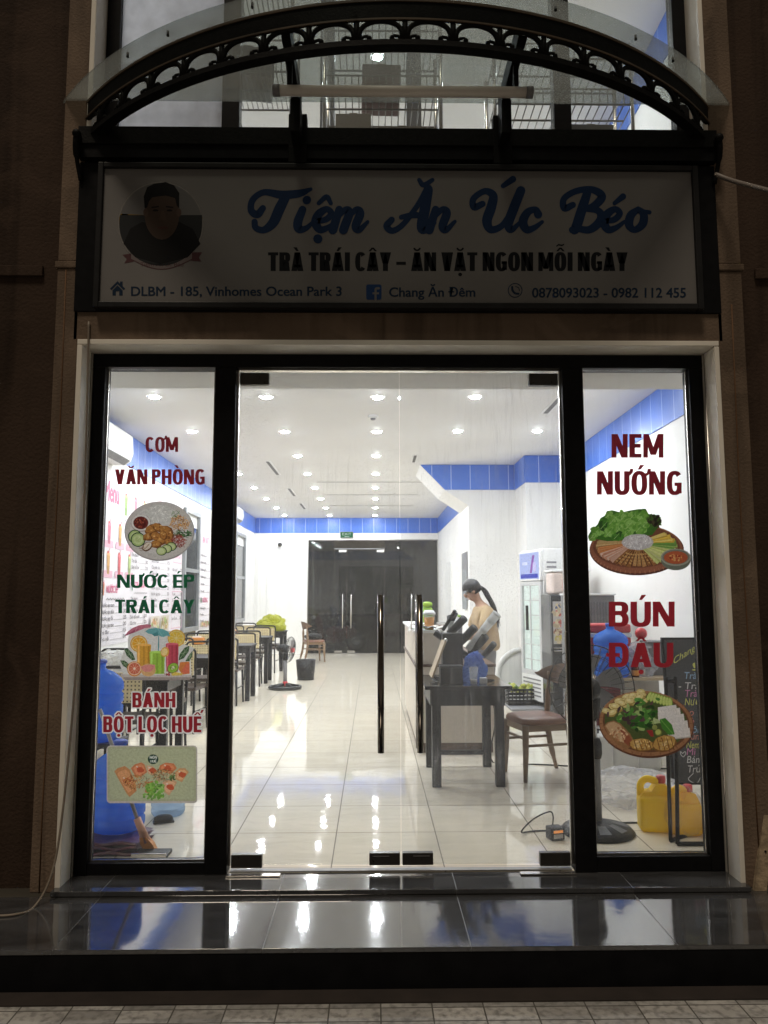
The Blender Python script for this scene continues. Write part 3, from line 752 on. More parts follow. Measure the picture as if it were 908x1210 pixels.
for x, yf in ((-.410, -.868), (.708, -.855)):
    b = MB(); b.box(x - .022, x + .022, yf, WY - .06, 4.045, 4.152, .004).box(x - .026, x + .026, WY - .2, WY - .06, 3.86, 4.046, .004).box(x - .05, x + .05, WY - .0595, WY - .001, 3.77, 4.05, .004)
    b.build('rib', 'iron', cn)
b = MB(); b.box(-1.60, 1.89, WY - .058, WY + .028, 3.872, 3.972, .003).build('wall_beam', 'iron', cn)
b = MB(); b.box(-1.60, 1.89, WY - .045, WY + .028, 3.80, 3.8715).build('wall_beam', 'black', cn)
for s, x in ((-1, -1.60), (1, 1.89)):
    b = MB(); b.tube(crom([(x, WY - .03, 3.93), (x - s * .005, WY - .09, 3.87), (x + s * .004, WY - .05, 3.79), (x - s * .01, WY - .02, 3.68)], 6), [.02] * 6 + [.018] * 6 + [.012] * 7, 8)
    b.sphere((x - s * .01, WY - .10, 3.90), .024, u=10, v=8)
    b.build('end_bracket', 'iron', cn)
tl = thing('tube_light', 'unlit white tube light batten hanging under the glass canopy', 'light', (.15, -.66, 4.0), world=True)
p0, p1 = Vector((-.492, -.66, 3.905)), Vector((.792, -.66, 3.905))
MB().cyl(p0 + Vector((.035, 0, 0)), p1 - Vector((.035, 0, 0)), .026, n=18).build('tube', 'tube', tl)
MB().cyl(p0, p0 + Vector((.0345, 0, 0)), .028, n=18).build('end_cap', 'grey_plastic', tl)
MB().cyl(p1 - Vector((.0345, 0, 0)), p1, .028, n=18).build('end_cap', 'grey_plastic', tl)
for x in (-.41, .708): MB().box(x - .012, x + .012, -.675, -.645, 3.93, 4.046).build('clip', 'iron', tl)

# ================================================================== SIGN
sg = thing('shop_sign', 'wide pale signboard with blue script shop name in a black frame above the door', 'sign', (.15, WY, 3.36), world=True)
MB().box(-1.602, 1.888, WY - .012, WY + .027, 2.947, 3.79, .003).build('backing', 'black', sg)
b = MB(); b.box(-1.485, -1.456, WY - .06, WY - .013, 2.952, 3.765, .004).box(1.744, 1.775, WY - .06, WY - .013, 2.952, 3.765, .004)
b.box(-1.456, 1.744, WY - .06, WY - .013, 2.952, 2.984, .004).box(-1.456, 1.744, WY - .06, WY - .013, 3.737, 3.765, .004)
b.build('frame', 'rubber', sg)
MB().box(-1.455, 1.743, WY - .04, WY - .0125, 2.985, 3.736).build('face', 'sign_face', sg)
SY = WY - .0405
def sgn(px, py, d=0.): 
    v = at(px, py, SY); return Vector((v.x, SY - .0004 - d, v.z))
def SP(): return Print(sgn)
BLUE, NAVY, INK = (.022, .066, .19), (.022, .055, .12), (.012, .014, .02)
# script lettering, brush strokes in a slanted letter space (x right, y up, x-height 1)
def script(letters, name):
    P = SP()
    for x0, sc, strokes in letters:
        for st_ in strokes:
            w = .33
            pts = [(x0 + sc * (1.25 * p[0] + .16 * p[1]), 272 - sc * p[1], p[2] if len(p) > 2 else 1.) for p in st_]
            P.brush(pts, w * sc, BLUE)
    return P
S = 25.
T_ = [[(.05, 1.05, .9), (-.12, .75, 1.1), (-.38, .95, 1.0), (-.38, 1.45, .9), (.0, 1.80, .9), (.7, 1.68, 1.2), (1.35, 1.75, 1.1), (1.75, 1.95, .5)], [(.85, 1.62, 1.3), (.68, 1.0, 1.5), (.52, .35, 1.4), (.22, .02, 1.), (-.1, .12, .9), (-.18, .4, .9)]]
i_ = [[(.12, .98, 1.1), (.02, .4, 1.3), (.1, .06, 1.2), (.36, .1, .8), (.62, .42, .5)], [(.22, 1.42, 1.2), (.23, 1.44, 1.2)]]
e_ = [[(.02, .42, .7), (.4, .52, .9), (.56, .8, .9), (.36, 1.0, .9), (.1, .78, 1.2), (.02, .38, 1.3), (.22, .04, 1.1), (.5, .12, .8), (.8, .42, .5)]]
m_ = [[(.1, .98, 1.1), (-.02, .02, 1.3)], [(.05, .55, .6), (.32, .96, .9), (.5, .82, 1.2), (.38, .02, 1.3)], [(.44, .55, .6), (.74, .97, .9), (.92, .80, 1.2), (.82, .2, 1.2), (.98, .02, .9), (1.25, .4, .5)]]
A_ = [[(-.35, .5, .9), (-.5, .2, 1.0), (-.25, -.02, .9), (.12, .3, .8), (.55, 1.2, .8), (.82, 1.92, 1.1), (.86, 1.95, 1.2)], [(.86, 1.9, 1.3), (.84, 1., 1.5), (.84, .1, 1.4), (1.1, .06, .7), (1.3, .35, .5)], [(.0, .62, .7), (.45, .72, .9), (.9, .66, .8)]]
n_ = [[(.1, .98, 1.1), (-.02, .02, 1.3)], [(.05, .55, .6), (.34, .97, .9), (.54, .82, 1.2), (.46, .2, 1.2), (.62, .02, .9), (.9, .42, .5)]]
U_ = [[(-.05, 1.25, .9), (-.35, 1.1, 1.), (-.42, 1.5, .9), (-.05, 1.85, .9), (.3, 1.65, 1.2), (.3, 1.1, 1.4), (.22, .45, 1.4), (.42, .04, 1.1), (.8, .2, .9), (1.05, .75, .8)], [(1.32, 1.88, 1.3), (1.15, 1., 1.4), (1.05, .3, 1.3), (1.2, .02, .9), (1.5, .4, .5)]]
c_ = [[(.55, .75, 1.2), (.42, .98, .9), (.14, .85, 1.1), (.02, .4, 1.3), (.22, .03, 1.1), (.5, .14, .8), (.75, .4, .5)]]
B_ = [[(-.05, 1.2, .9), (-.35, 1.05, 1.), (-.42, 1.5, .9), (.0, 1.86, .9), (.6, 1.92, 1.), (1.0, 1.6, 1.2), (.75, 1.15, 1.1), (.4, 1.02, .7)], [(.42, 1.75, 1.2), (.32, 1., 1.4), (.2, .1, 1.4), (.08, .02, 1.)], [(.45, 1.02, .8), (.95, .92, 1.), (1.1, .5, 1.3), (.75, .04, 1.1), (.25, .08, .9)]]
o_ = [[(.3, 1.0, .8), (.06, .7, 1.2), (.06, .25, 1.2), (.3, .02, .9), (.56, .3, 1.2), (.54, .75, 1.1), (.3, 1.0, .8)], [(.45, .9, .6), (.75, .85, .6)]]
hat = [[(.02, 1.28, .6), (.28, 1.58, .75), (.48, 1.28, .6)]]
dot = [[(.2, -.40, 1.3), (.21, -.41, 1.3)]]
brv = [[(.45, 2.38, .6), (.65, 2.14, .75), (.95, 2.38, .6)]]
acu = [[(.62, 2.1, .7), (.95, 2.42, .95)]]
acs = [[(.3, 1.28, .6), (.58, 1.6, .9)]]
P = script([(305, S, T_), (350, S, i_), (371, S, e_ + hat + dot), (394, S, m_)], 'w'); P.build('script_lettering', sg)
P = script([(472, S, A_ + brv), (508, S, n_)], 'w'); P.build('script_lettering', sg)
P = script([(567, S, U_ + acu), (616, S, c_)], 'w'); P.build('script_lettering', sg)
P = script([(674, S, B_), (712, S, e_ + acs), (741, S, o_)], 'w'); P.build('script_lettering', sg)
P = SP(); P.block('TRÀ TRÁI CÂY - ĂN VẶT NGON MỖI NGÀY', 317, 742, 320, 298, INK, s0=.27, t=.16, gap=.06); P.build('slogan_lettering', sg)
P = SP(); P.text('DLBM - 185, Vinhomes Ocean Park 3', 155, 404, 349.5, 338.5, NAVY, .03); P.build('address_lettering', sg); P = SP()
P.text('Chang Ăn Đêm', 460, 562, 350.5, 339.5, NAVY, .03); P.build('handle_lettering', sg); P = SP(); P.text('0878093023 - 0982 112 455', 629, 811, 351.5, 340, NAVY, .03)
P.build('contact_lettering', sg)
P = SP(); P.poly([(130, 341), (139, 332), (142, 335), (142, 332.5), (145, 332.5), (145, 338), (148, 341), (146, 342.5), (139, 335.5), (132, 342.5)], NAVY)
P.poly([(133, 343), (139, 337), (145, 343), (145, 349), (141, 349), (141, 344), (137, 344), (137, 349), (133, 349)], NAVY); P.build('house_icon', sg)
P = SP(); P.poly([(434.5, 336), (449.5, 336), (451, 337.5), (451, 352.5), (449.5, 354), (434.5, 354), (433, 352.5), (433, 337.5)], (.04, .12, .36))
P.brush([(448, 340.5), (444.5, 341), (444, 345), (444, 354)], 2.6, (.42, .40, .39)); P.strip((440.5, 346.5), (448, 346.5), 2.3, (.42, .40, .39)); P.build('social_icon', sg)
P = SP(); P.ell(609, 343, 8.6, 8.6, NAVY); P.ell(609, 343, 7.6, 7.6, (.44, .41, .40)); P.brush([(605.5, 339), (606, 343), (609, 346.5), (613, 347)], 2.6, NAVY)
P.brush([(609.5, 338.5), (613, 340), (614, 343.5)], 1., NAVY); P.build('phone_icon', sg)
# round portrait with a ribbon under it
P = SP(); P.ell(190, 265, 50.5, 50.5, (.52, .50, .48)); P.ell(190, 265, 49, 49, (.34, .32, .30), n=48)
P.poly([(190 + 49 * math.cos(R(a)), 265 - 49 * math.sin(R(a))) for a in range(180, 8, -6)] + [(240, 258), (141, 256)], (.42, .26, .05))
P.poly([(190 + 49 * math.cos(R(a)), 265 - 49 * math.sin(R(a))) for a in range(165, 8, -6)], (.33, .33, .34))
P.poly([(142, 254), (239, 254)] + [(190 + 49 * math.cos(R(a)), 265 + 49 * math.sin(R(a))) for a in range(0, 181, 8)], (.055, .06, .065))
P.poly([(146, 288), (154, 270), (168, 262), (178, 264), (204, 264), (212, 262), (228, 270), (237, 288), (222, 304), (190, 312), (160, 304)], (.016, .016, .018))
P.poly([(180, 262), (204, 262), (203, 273), (192, 279), (182, 273)], (.20, .135, .10)); P.ell(191.5, 253, 20.5, 30, (.15, .10, .075), n=32)
P.ell(172.5, 251, 3, 5, (.20, .13, .10)); P.ell(211.5, 251, 3, 5, (.20, .13, .10))
P.poly([(171, 246), (170, 232), (174, 221), (182, 217), (196, 215), (206, 219), (212, 228), (212, 246), (209, 243), (207, 234), (196, 231), (180, 233), (176, 238), (174, 245)], (.012, .012, .014))
P.strip((179, 245), (188, 244), 1.8, (.03, .02, .02)); P.strip((196, 244), (205, 245), 1.8, (.03, .02, .02)); P.ell(184, 248.5, 3.4, 1.3, (.02, .015, .015)); P.ell(200.5, 248.5, 3.4, 1.3, (.02, .015, .015))
P.poly([(191, 249), (194, 249), (197.5, 260), (188.5, 260)], (.19, .125, .09)); P.ell(192.5, 269, 6.5, 1.7, (.17, .075, .065))
P.build('portrait', sg)
P = SP(); rb = (.42, .36, .36); rd = (.20, .09, .10)
P.poly([(145, 301), (157, 299), (158, 309), (147, 311), (150, 306)], rd); P.poly([(239, 298), (227, 298), (226, 308), (238, 309), (235, 304)], rd)
up = [(155 + 72 * k / 12, 297 + 12 * math.sin(math.pi * k / 12)) for k in range(13)]
P.poly([(x, y - 1) for x, y in up] + [(x, y + 9.5) for x, y in up[::-1]], rd); P.poly([(x, y) for x, y in up] + [(x, y + 8.5) for x, y in up[::-1]], rb)
P.text('Tiệm Ăn Úc Béo', 166, 217, 314.5, 310, rd, .0); P.build('ribbon_banner', sg)

# ================================================================== WINDOW STICKERS (vinyl on the outside of the panes)
def gfn(px, py, d):
    v = at(px, py, -.0046); return Vector((v.x, -.0046 - d, v.z))
RED, DRED, GRN, WHT = (.27, .018, .026), (.19, .016, .024), (.012, .10, .045), (.72, .70, .68)
def word(rows, col, name, label, halo=None, off=.072):
    P = Raster(gfn, .22)
    for body, x0, x1, yb, yt in rows: P.block(body, x0, x1, yb, yt, col, halo, 1.5)
    return P.build('vinyl_lettering', label=label, cat='lettering', group='vinyl lettering on the shop windows')
word([('CƠM', 172, 210.5, 534, 516.5), ('VĂN PHÒNG', 136, 242, 572.5, 554.5)], DRED, 'w', 'dark red CƠM VĂN PHÒNG lettering at the top of the left window')
word([('NƯỚC ÉP', 138.5, 230, 694.7, 679), ('TRÁI CÂY', 136.2, 230, 724.8, 708.7)], GRN, 'w', 'dark green NƯỚC ÉP TRÁI CÂY lettering on the left window')
word([('BÁNH', 156.5, 207.5, 836, 818.5), ('BỘT LỌC HUẾ', 122, 238, 865.5, 846.5)], RED, 'w', 'red BÁNH BỘT LỌC HUẾ lettering edged in white on the left window', WHT)
word([('NEM', 723, 784.3, 540.7, 512.8), ('NƯỚNG', 705.8, 806, 584.6, 556.8)], DRED, 'w', 'dark red NEM NƯỚNG lettering at the top of the right window')
word([('BÚN', 720, 797.5, 740.5, 711), ('ĐẬU', 720, 796, 788.5, 759.5)], RED, 'w', 'red BÚN ĐẬU lettering on the right window above the snack tray')
STK = dict(cat='sticker', group='food picture stickers on the shop windows')
# --- rice plate
P = Raster(gfn, px=lambda u, v: (110 + u / 6.053, 560 + v / 6.053))
P.ell(475, 410, 250, 213, (.30, .28, .27), n=60); P.ell(474, 406, 245, 207, (.50, .47, .45), n=60); P.ell(472, 402, 205, 170, (.58, .555, .54), n=60); P.ell(472, 404, 198, 163, (.54, .51, .50), n=60)
P.ell(475, 292, 108, 72, (.52, .51, .49), wob=.03); P.scatter(475, 288, 95, 60, 150, 11, [(.66, .65, .62), (.50, .49, .46), (.72, .71, .69)], 's')
P.ell(343, 352, 72, 62, (.33, .28, .26)); P.ell(342, 349, 68, 58, (.63, .60, .58)); P.ell(342, 350, 54, 46, (.12, .022, .018)); P.scatter(342, 350, 42, 34, 36, 8, [(.26, .05, .03), (.07, .012, .012), (.36, .12, .07)])
P.scatter(622, 350, 68, 52, 130, 12, [(.50, .25, .07), (.36, .15, .04), (.60, .36, .15), (.20, .08, .03)], 's')
P.scatter(592, 288, 28, 24, 18, 9, [(.06, .16, .04), (.10, .22, .06)], 's'); P.scatter(640, 430, 66, 26, 60, 14, [(.03, .10, .03), (.07, .18, .05), (.02, .05, .02)], 's', 15)
for x, y, r in ((300, 448, 50), (322, 470, 53)):
    P.ell(x, y, r, r * .98, (.012, .045, .018)); P.ell(x, y, r * .86, r * .85, (.36, .46, .18)); P.ell(x, y, r * .66, r * .64, (.48, .55, .28)); P.ell(x, y, r * .40, r * .38, (.38, .46, .20)); P.scatter(x, y, r * .36, r * .36, 10, 4, [(.56, .60, .34)])
for x, y, rx, ry, a in ((425, 395, 60, 34, -20), (470, 385, 45, 30, 30), (520, 400, 50, 30, 10), (545, 440, 40, 34, 60), (400, 450, 44, 30, -10), (455, 450, 50, 34, 20), (500, 480, 60, 28, -25), (450, 505, 44, 28, 0), (545, 490, 34, 28, 30), (505, 440, 36, 26, 70)):
    P.ell(x, y, rx, ry, (.17, .065, .02), a, 18, .12); P.ell(x - 4, y - 5, rx * .82, ry * .74, (.36, .16, .045), a, 16, .15); P.scatter(x - 5, y - 6, rx * .6, ry * .5, 9, 8, [(.50, .26, .08), (.42, .19, .05), (.24, .09, .025), (.62, .38, .17)])
P.scatter(612, 482, 52, 46, 110, 12, [(.26, .045, .04), (.16, .03, .025), (.36, .10, .07)], 's')
for x, y in ((560, 520), (528, 536), (490, 552)):
    P.ell(x, y, 38, 32, (.012, .045, .018)); P.ell(x - 2, y, 33, 27, (.40, .48, .20)); P.ell(x - 3, y, 24, 19, (.52, .58, .32))
P.ell(388, 520, 40, 30, (.12, .06, .035), -40); P.ell(388, 516, 34, 22, (.60, .53, .44), -40); P.strip((372, 535), (404, 500), 6, (.30, .2, .13))
P.scatter(350, 535, 24, 14, 14, 8, [(.14, .06, .03), (.20, .10, .05)], 's')
P.build('plate_sticker', m='ink_food', label='oval sticker of a rice plate with fried chicken and cucumber', **STK)
# --- juice glasses
P = Raster(gfn, px=lambda u, v: (110 + u / 6.053, 730 + v / 6.053))
P.poly([(250, 150), (270, 90), (330, 55), (420, 60), (520, 90), (560, 95), (610, 85), (660, 140), (640, 190), (700, 205), (720, 215), (700, 300), (705, 430), (220, 420), (190, 330), (200, 300), (225, 220), (250, 225)], (.62, .61, .59))
P.poly([(190, 395), (215, 405), (705, 412), (708, 425), (690, 445), (230, 447), (212, 425)], (.50, .44, .42)); P.poly([(215, 425), (705, 425), (690, 446), (232, 448)], (.30, .25, .23))
P.ell(596, 146, 63, 62, (.62, .36, .05)); P.ell(596, 146, 55, 54, (.66, .54, .22)); P.ell(594, 146, 48, 47, (.66, .44, .06))
for a in range(0, 360, 40): P.strip((594, 146), (594 + 46 * math.cos(R(a)), 146 + 46 * math.sin(R(a))), 3, (.70, .60, .32))
P.ell(328, 186, 62, 60, (.62, .30, .04)); P.ell(328, 186, 54, 52, (.70, .55, .28)); P.ell(328, 186, 48, 46, (.68, .33, .03))
for a in range(0, 360, 40): P.strip((328, 186), (328 + 46 * math.cos(R(a)), 186 + 46 * math.sin(R(a))), 3, (.74, .55, .25))
P.poly([(224, 133), (250, 98), (285, 72), (330, 54), (385, 46), (418, 52), (412, 70), (370, 76), (300, 104), (262, 118)], (.48, .16, .22)); P.poly([(224, 133), (262, 118), (300, 104), (330, 80), (300, 86)], (.32, .07, .13)); P.strip((318, 60), (300, 104), 3, (.62, .33, .38))
P.poly([(372, 96), (400, 80), (450, 73), (505, 82), (540, 102), (553, 135), (530, 128), (500, 140), (470, 128), (440, 134), (420, 118), (395, 114)], (.14, .36, .38)); P.poly([(420, 118), (440, 134), (470, 128), (462, 100)], (.07, .24, .26)); P.strip((462, 76), (500, 140), 3, (.26, .50, .52)); P.strip((470, 132), (468, 236), 8, (.10, .28, .30))
for lf in ([(222, 222), (250, 222), (285, 255), (303, 300), (280, 305), (240, 270)], [(194, 306), (225, 305), (255, 330), (250, 365), (215, 345)], [(690, 200), (655, 215), (620, 260), (612, 305), (650, 290), (685, 240)], [(712, 235), (690, 262), (660, 310), (690, 312), (712, 270)]):
    P.poly(lf, (.05, .10, .045)); cx = sum(p[0] for p in lf) / len(lf); cyy = sum(p[1] for p in lf) / len(lf)
    for p in lf: P.strip((cx, cyy), ((p[0] * 3 + cx) / 4, (p[1] * 3 + cyy) / 4), 4, (.24, .32, .20))
def glassp(x0, x1, y0, y1, c):
    P.poly([(x0, y0), (x1, y0), (x1 - 4, y1), (x0 + 4, y1)], c); P.ell((x0 + x1) / 2, y0, (x1 - x0) / 2, 9, tuple(min(1, k * 1.25 + .04) for k in c))
    for k, q in ((.14, 1.3), (.5, .78), (.84, .7)): P.strip((x0 + (x1 - x0) * k, y0 + 8), (x0 + (x1 - x0) * k, y1 - 4), (x1 - x0) * .13, tuple(min(1, c_ * q + (.08 if q > 1 else 0)) for c_ in c))
glassp(312, 415, 195, 345, (.58, .30, .05)); glassp(520, 612, 188, 385, (.46, .07, .10)); glassp(404, 514, 246, 402, (.30, .48, .07))
P.ell(514, 245, 30, 36, (.64, .34, .06), 20); P.ell(511, 245, 22, 27, (.72, .55, .24), 20)
def half(x, y, rx, ry, a, rim, inn):
    P.ell(x, y, rx, ry, rim, a); P.ell(x - 1, y - 2, rx * .86, ry * .86, (.72, .52, .38), a); P.ell(x - 1, y - 2, rx * .76, ry * .76, inn, a)
    for q in range(0, 360, 36): P.strip((x, y), (x + rx * .72 * math.cos(R(q)), y + ry * .72 * math.sin(R(q))), 2.5, (.72, .40, .30))
    P.ell(x - 1, y - 2, rx * .16, ry * .16, (.74, .6, .48), a)
half(297, 366, 54, 54, 0, (.58, .22, .05), (.54, .13, .07))
P.ell(395, 374, 54, 46, (.60, .36, .16), 0); P.poly([(342, 352), (372, 338), (445, 336), (440, 365), (410, 388), (370, 388), (350, 372)], (.62, .24, .22))
P.ell(572, 360, 44, 36, (.16, .11, .05), -35); P.ell(572, 359, 38, 31, (.26, .44, .06), -35); P.ell(572, 358, 15, 12, (.60, .62, .38), -35); P.scatter(572, 358, 22, 18, 22, 3, [(.02, .02, .02)])
P.poly([(622, 318), (690, 314), (692, 400), (640, 408), (612, 370)], (.58, .20, .06)); P.poly([(634, 380), (668, 328), (690, 326), (690, 396), (650, 402)], (.62, .15, .09))
P.poly([(556, 402), (590, 388), (640, 398), (636, 412), (570, 416)], (.62, .46, .10)); P.scatter(530, 404, 22, 9, 10, 7, [(.34, .05, .05), (.12, .03, .03)])
P.build('juice_sticker', m='ink_food', label='cut-out sticker of three fruit juices under paper umbrellas', **STK)
# --- rolls plate
P = Raster(gfn, px=lambda u, v: (110 + u / 6.053, 860 + v / 6.053))
def rrect(x0, y0, x1, y1, r, c):
    pts = []
    for cx, cyy, a0 in ((x1 - r, y1 - r, 0), (x0 + r, y1 - r, 90), (x0 + r, y0 + r, 180), (x1 - r, y0 + r, 270)): pts += [(cx + r * math.cos(R(a0 + k * 15)), cyy + r * math.sin(R(a0 + k * 15))) for k in range(7)]
    P.poly(pts, c)
rrect(98, 128, 746, 540, 26, (.50, .45, .41)); rrect(105, 136, 738, 526, 22, (.40, .41, .27)); rrect(122, 152, 722, 508, 30, (.43, .45, .29)); 
def roll(pts, c):
    P.poly(pts, c); cx = sum(p[0] for p in pts) / len(pts); cyy = sum(p[1] for p in pts) / len(pts)
    P.poly([((p[0] * 3 + cx) / 4, (p[1] * 3 + cyy) / 4) for p in pts], tuple(min(1, k * 1.2 + .03) for k in c)); P.ell(cx + 6, cyy + 4, 28, 20, (.50, .10, .045), 20, 14, .2); P.ell(cx - 16, cyy - 18, 8, 4, (.72, .66, .58), 30)
roll([(152, 312), (175, 290), (228, 274), (262, 300), (306, 400), (312, 452), (262, 496), (240, 470), (205, 410)], (.52, .24, .10))
roll([(270, 290), (300, 262), (345, 248), (368, 262), (388, 318), (345, 350), (305, 355)], (.55, .20, .09))
roll([(378, 268), (430, 276), (452, 300), (440, 345), (395, 330)], (.58, .36, .22)); roll([(478, 270), (520, 250), (578, 256), (600, 290), (560, 330), (505, 320), (470, 296)], (.55, .19, .08))
roll([(588, 318), (618, 290), (660, 290), (686, 318), (660, 350), (636, 390), (590, 370)], (.56, .30, .14)); roll([(500, 388), (560, 368), (602, 388), (575, 440), (545, 486), (500, 452)], (.57, .33, .19)); roll([(385, 390), (430, 380), (440, 440), (410, 478), (370, 460)], (.52, .20, .09))
P.scatter(310, 385, 90, 52, 130, 11, [(.50, .20, .06), (.30, .10, .03), (.58, .33, .12), (.10, .05, .02), (.40, .12, .05)], 's'); P.scatter(500, 340, 86, 42, 120, 11, [(.50, .24, .08), (.10, .06, .025), (.58, .35, .17), (.06, .08, .03), (.36, .10, .05)], 's')
P.scatter(445, 430, 66, 48, 60, 14, [(.17, .36, .06), (.25, .46, .10), (.10, .24, .04)]); P.scatter(430, 488, 76, 22, 40, 13, [(.22, .42, .08), (.13, .30, .05)]); P.scatter(570, 358, 22, 20, 20, 9, [(.06, .10, .03), (.12, .2, .06)])
P.ell(430, 226, 38, 35, (.015, .05, .03)); P.block('MÓN', 405, 458, 222, 203, (.62, .66, .60)); P.block('HUẾ', 408, 454, 249, 231, (.62, .66, .60))
P.build('roll_sticker', m='ink_food', label='rectangular sticker of translucent rolls on a green plate', **STK)
# --- grilled roll tray
P = Raster(gfn, px=lambda u, v: (685 + u / 6.053, 590 + v / 6.053))
P.ell(410, 362, 338, 182, (.09, .035, .025), n=60); P.ell(408, 355, 332, 174, (.26, .10, .06), n=60); P.ell(408, 340, 310, 152, (.16, .06, .035), n=60)
for k in range(22):
    a = R(200 + k * 6.2); x, y = 409 + 335 * math.cos(a), 358 - 176 * math.sin(a) ; P.strip((x, y), (409 + 322 * math.cos(a), 352 - 160 * math.sin(a)), 5, (.36, .17, .10))
def fan(a0, a1, n, cols, r0=.30, r1=.92, w=20):
    for k in range(n):
        a = R(a0 + (a1 - a0) * (k + .5) / n + random.uniform(-1, 1)); c = random.choice(cols); j = random.uniform(.8, 1.2); rr = r1 * random.uniform(.94, 1.02)
        P.strip((414 + 300 * r0 * math.cos(a), 318 - 140 * r0 * math.sin(a)), (410 + 312 * rr * math.cos(a), 336 - 152 * rr * math.sin(a)), w * .7, tuple(k_ * j for k_ in c), w)
fan(158, 186, 12, [(.40, .26, .11), (.32, .19, .08), (.48, .33, .16)]); fan(186, 205, 8, [(.50, .19, .06), (.42, .13, .04), (.56, .25, .10)]); fan(205, 232, 10, [(.55, .33, .25), (.48, .22, .14), (.60, .42, .34), (.34, .12, .07)], w=26)
fan(234, 300, 9, [(.30, .14, .055), (.22, .095, .035), (.38, .20, .08)], .34, .98, 32)
for _ in range(9):
    pass
for k in range(9):
    a = R(234 + 66 * (k + .5) / 9); P.strip((414 + 110 * math.cos(a) + 12, 318 - 52 * math.sin(a)), (410 + 300 * math.cos(a) + 15, 336 - 146 * math.sin(a)), 5, (.05, .02, .01)); 
    for q in (.45, .6, .75, .88): P.ell(412 + 305 * q * math.cos(a), 330 - 148 * q * math.sin(a), 9, 5, (.46, .28, .12), 30, 8, .3)
fan(300, 330, 8, [(.44, .46, .17), (.36, .40, .12), (.50, .50, .24)], w=24); fan(330, 352, 6, [(.50, .52, .20), (.40, .46, .13)]); fan(-8, 14, 8, [(.20, .36, .08), (.34, .48, .14), (.14, .28, .06)], w=22); fan(14, 44, 10, [(.56, .38, .06), (.48, .30, .04), (.60, .46, .14)], w=20)
LG = [(.10, .25, .035), (.05, .15, .02), (.16, .33, .06), (.025, .075, .015), (.22, .40, .10), (.07, .2, .03)]
P.poly([(62, 265), (80, 230), (130, 180), (150, 135), (185, 115), (195, 85), (235, 78), (300, 95), (350, 82), (420, 70), (475, 68), (495, 105), (560, 115), (590, 165), (560, 205), (520, 255), (300, 295), (200, 300), (120, 285), (75, 298)], (.045, .13, .02))
for x, y, r in ((130, 235, 52), (185, 185, 55), (250, 150, 58), (320, 130, 52), (390, 120, 55), (450, 130, 48), (230, 230, 60), (300, 205, 62), (370, 180, 62), (440, 205, 58), (350, 240, 46), (275, 262, 44), (100, 265, 34), (480, 175, 46), (210, 115, 34)):
    for q in range(7):
        rr = r * (1 - q * .13); c = LG[(q * 2 + int(x)) % 6]; P.ell(x + random.uniform(-9, 9), y + random.uniform(-9, 9), rr, rr * random.uniform(.55, .85), c, random.uniform(0, 180), 15, .22)
    P.strip((x - r * .6, y + r * .5), (x + r * .3, y - r * .5), 4, (.34, .48, .20), 1)
P.scatter(535, 155, 46, 46, 60, 14, [(.03, .03, .015), (.07, .05, .03), (.05, .10, .02), (.02, .015, .012)])
P.ell(416, 306, 113, 57, (.44, .41, .41), n=40, wob=.03); P.scatter(416, 303, 98, 45, 160, 12, [(.60, .57, .57), (.46, .43, .43), (.68, .66, .66), (.38, .34, .34)], 's')
P.ell(690, 436, 106, 72, (.13, .14, .11)); P.ell(690, 415, 108, 62, (.27, .27, .22)); P.ell(690, 413, 97, 53, (.16, .16, .13)); P.ell(690, 417, 86, 46, (.36, .085, .035)); P.scatter(690, 418, 50, 26, 46, 8, [(.50, .18, .06), (.24, .03, .015), (.56, .30, .12)])
P.build('roll_tray_sticker', m='ink_food', label='cut-out sticker of a bamboo tray of lettuce, noodles and grilled rolls with a sauce bowl', **STK)
# --- tofu tray
P = Raster(gfn, px=lambda u, v: (685 + u / 5.675, 800 + v / 5.675))
P.ell(450, 320, 320, 224, (.11, .045, .025), 6, 60); P.ell(448, 312, 315, 218, (.30, .145, .075), 6, 60); P.ell(448, 308, 292, 196, (.13, .055, .03), 6, 60)
for k in range(30): 
    a = R(k * 12); P.strip((448 + 316 * math.cos(a), 316 + 220 * math.sin(a)), (448 + 296 * math.cos(a), 311 + 200 * math.sin(a)), 6, (.20, .09, .045))
P.ell(448, 305, 280, 184, (.07, .09, .03), 6, 40)
for _ in range(34):
    t = random.uniform(0, 1); x = 190 + 250 * t + random.uniform(-20, 25); y = 235 - 115 * math.sin(t * 1.6) + random.uniform(-22, 40)
    if x > 430: x -= 60
    a = random.uniform(-30, 30); P.ell(x, y, 34, 22, (.30, .20, .06), a, 10, .12); P.ell(x - 2, y - 3, 30, 18, (.58, .46, .20), a, 10, .12); P.ell(x - 5, y - 6, 17, 9, (.64, .55, .30), a, 8, .2)
for k in range(8):
    x, y = 470 + k * 20, 130 + k * 6; P.ell(x, y, 16, 34, (.16, .26, .04), 25 - k * 4); P.ell(x - 2, y, 12, 29, (.46, .52, .16), 25 - k * 4)
for _ in range(90):
    x, y = random.gauss(400, 66), random.gauss(258, 55); c = random.choice([(.035, .11, .02), (.07, .19, .035), (.11, .27, .06), (.02, .055, .015), (.06, .03, .04), (.10, .045, .06), (.28, .36, .13)])
    P.ell(x, y, random.uniform(16, 36), random.uniform(7, 15), c, random.uniform(0, 180), 9, .15)
for k, (x, y) in enumerate(((600, 230), (625, 250), (600, 265), (650, 290), (640, 315), (675, 335), (665, 365), (690, 385))):
    P.poly([(x - 75, y - 26), (x + 50, y - 44), (x + 58, y + 22), (x - 70, y + 36)], (.40, .35, .31)); P.poly([(x - 73, y - 26), (x + 48, y - 43), (x + 55, y + 14), (x - 70, y + 28)], (.62, .57, .54))
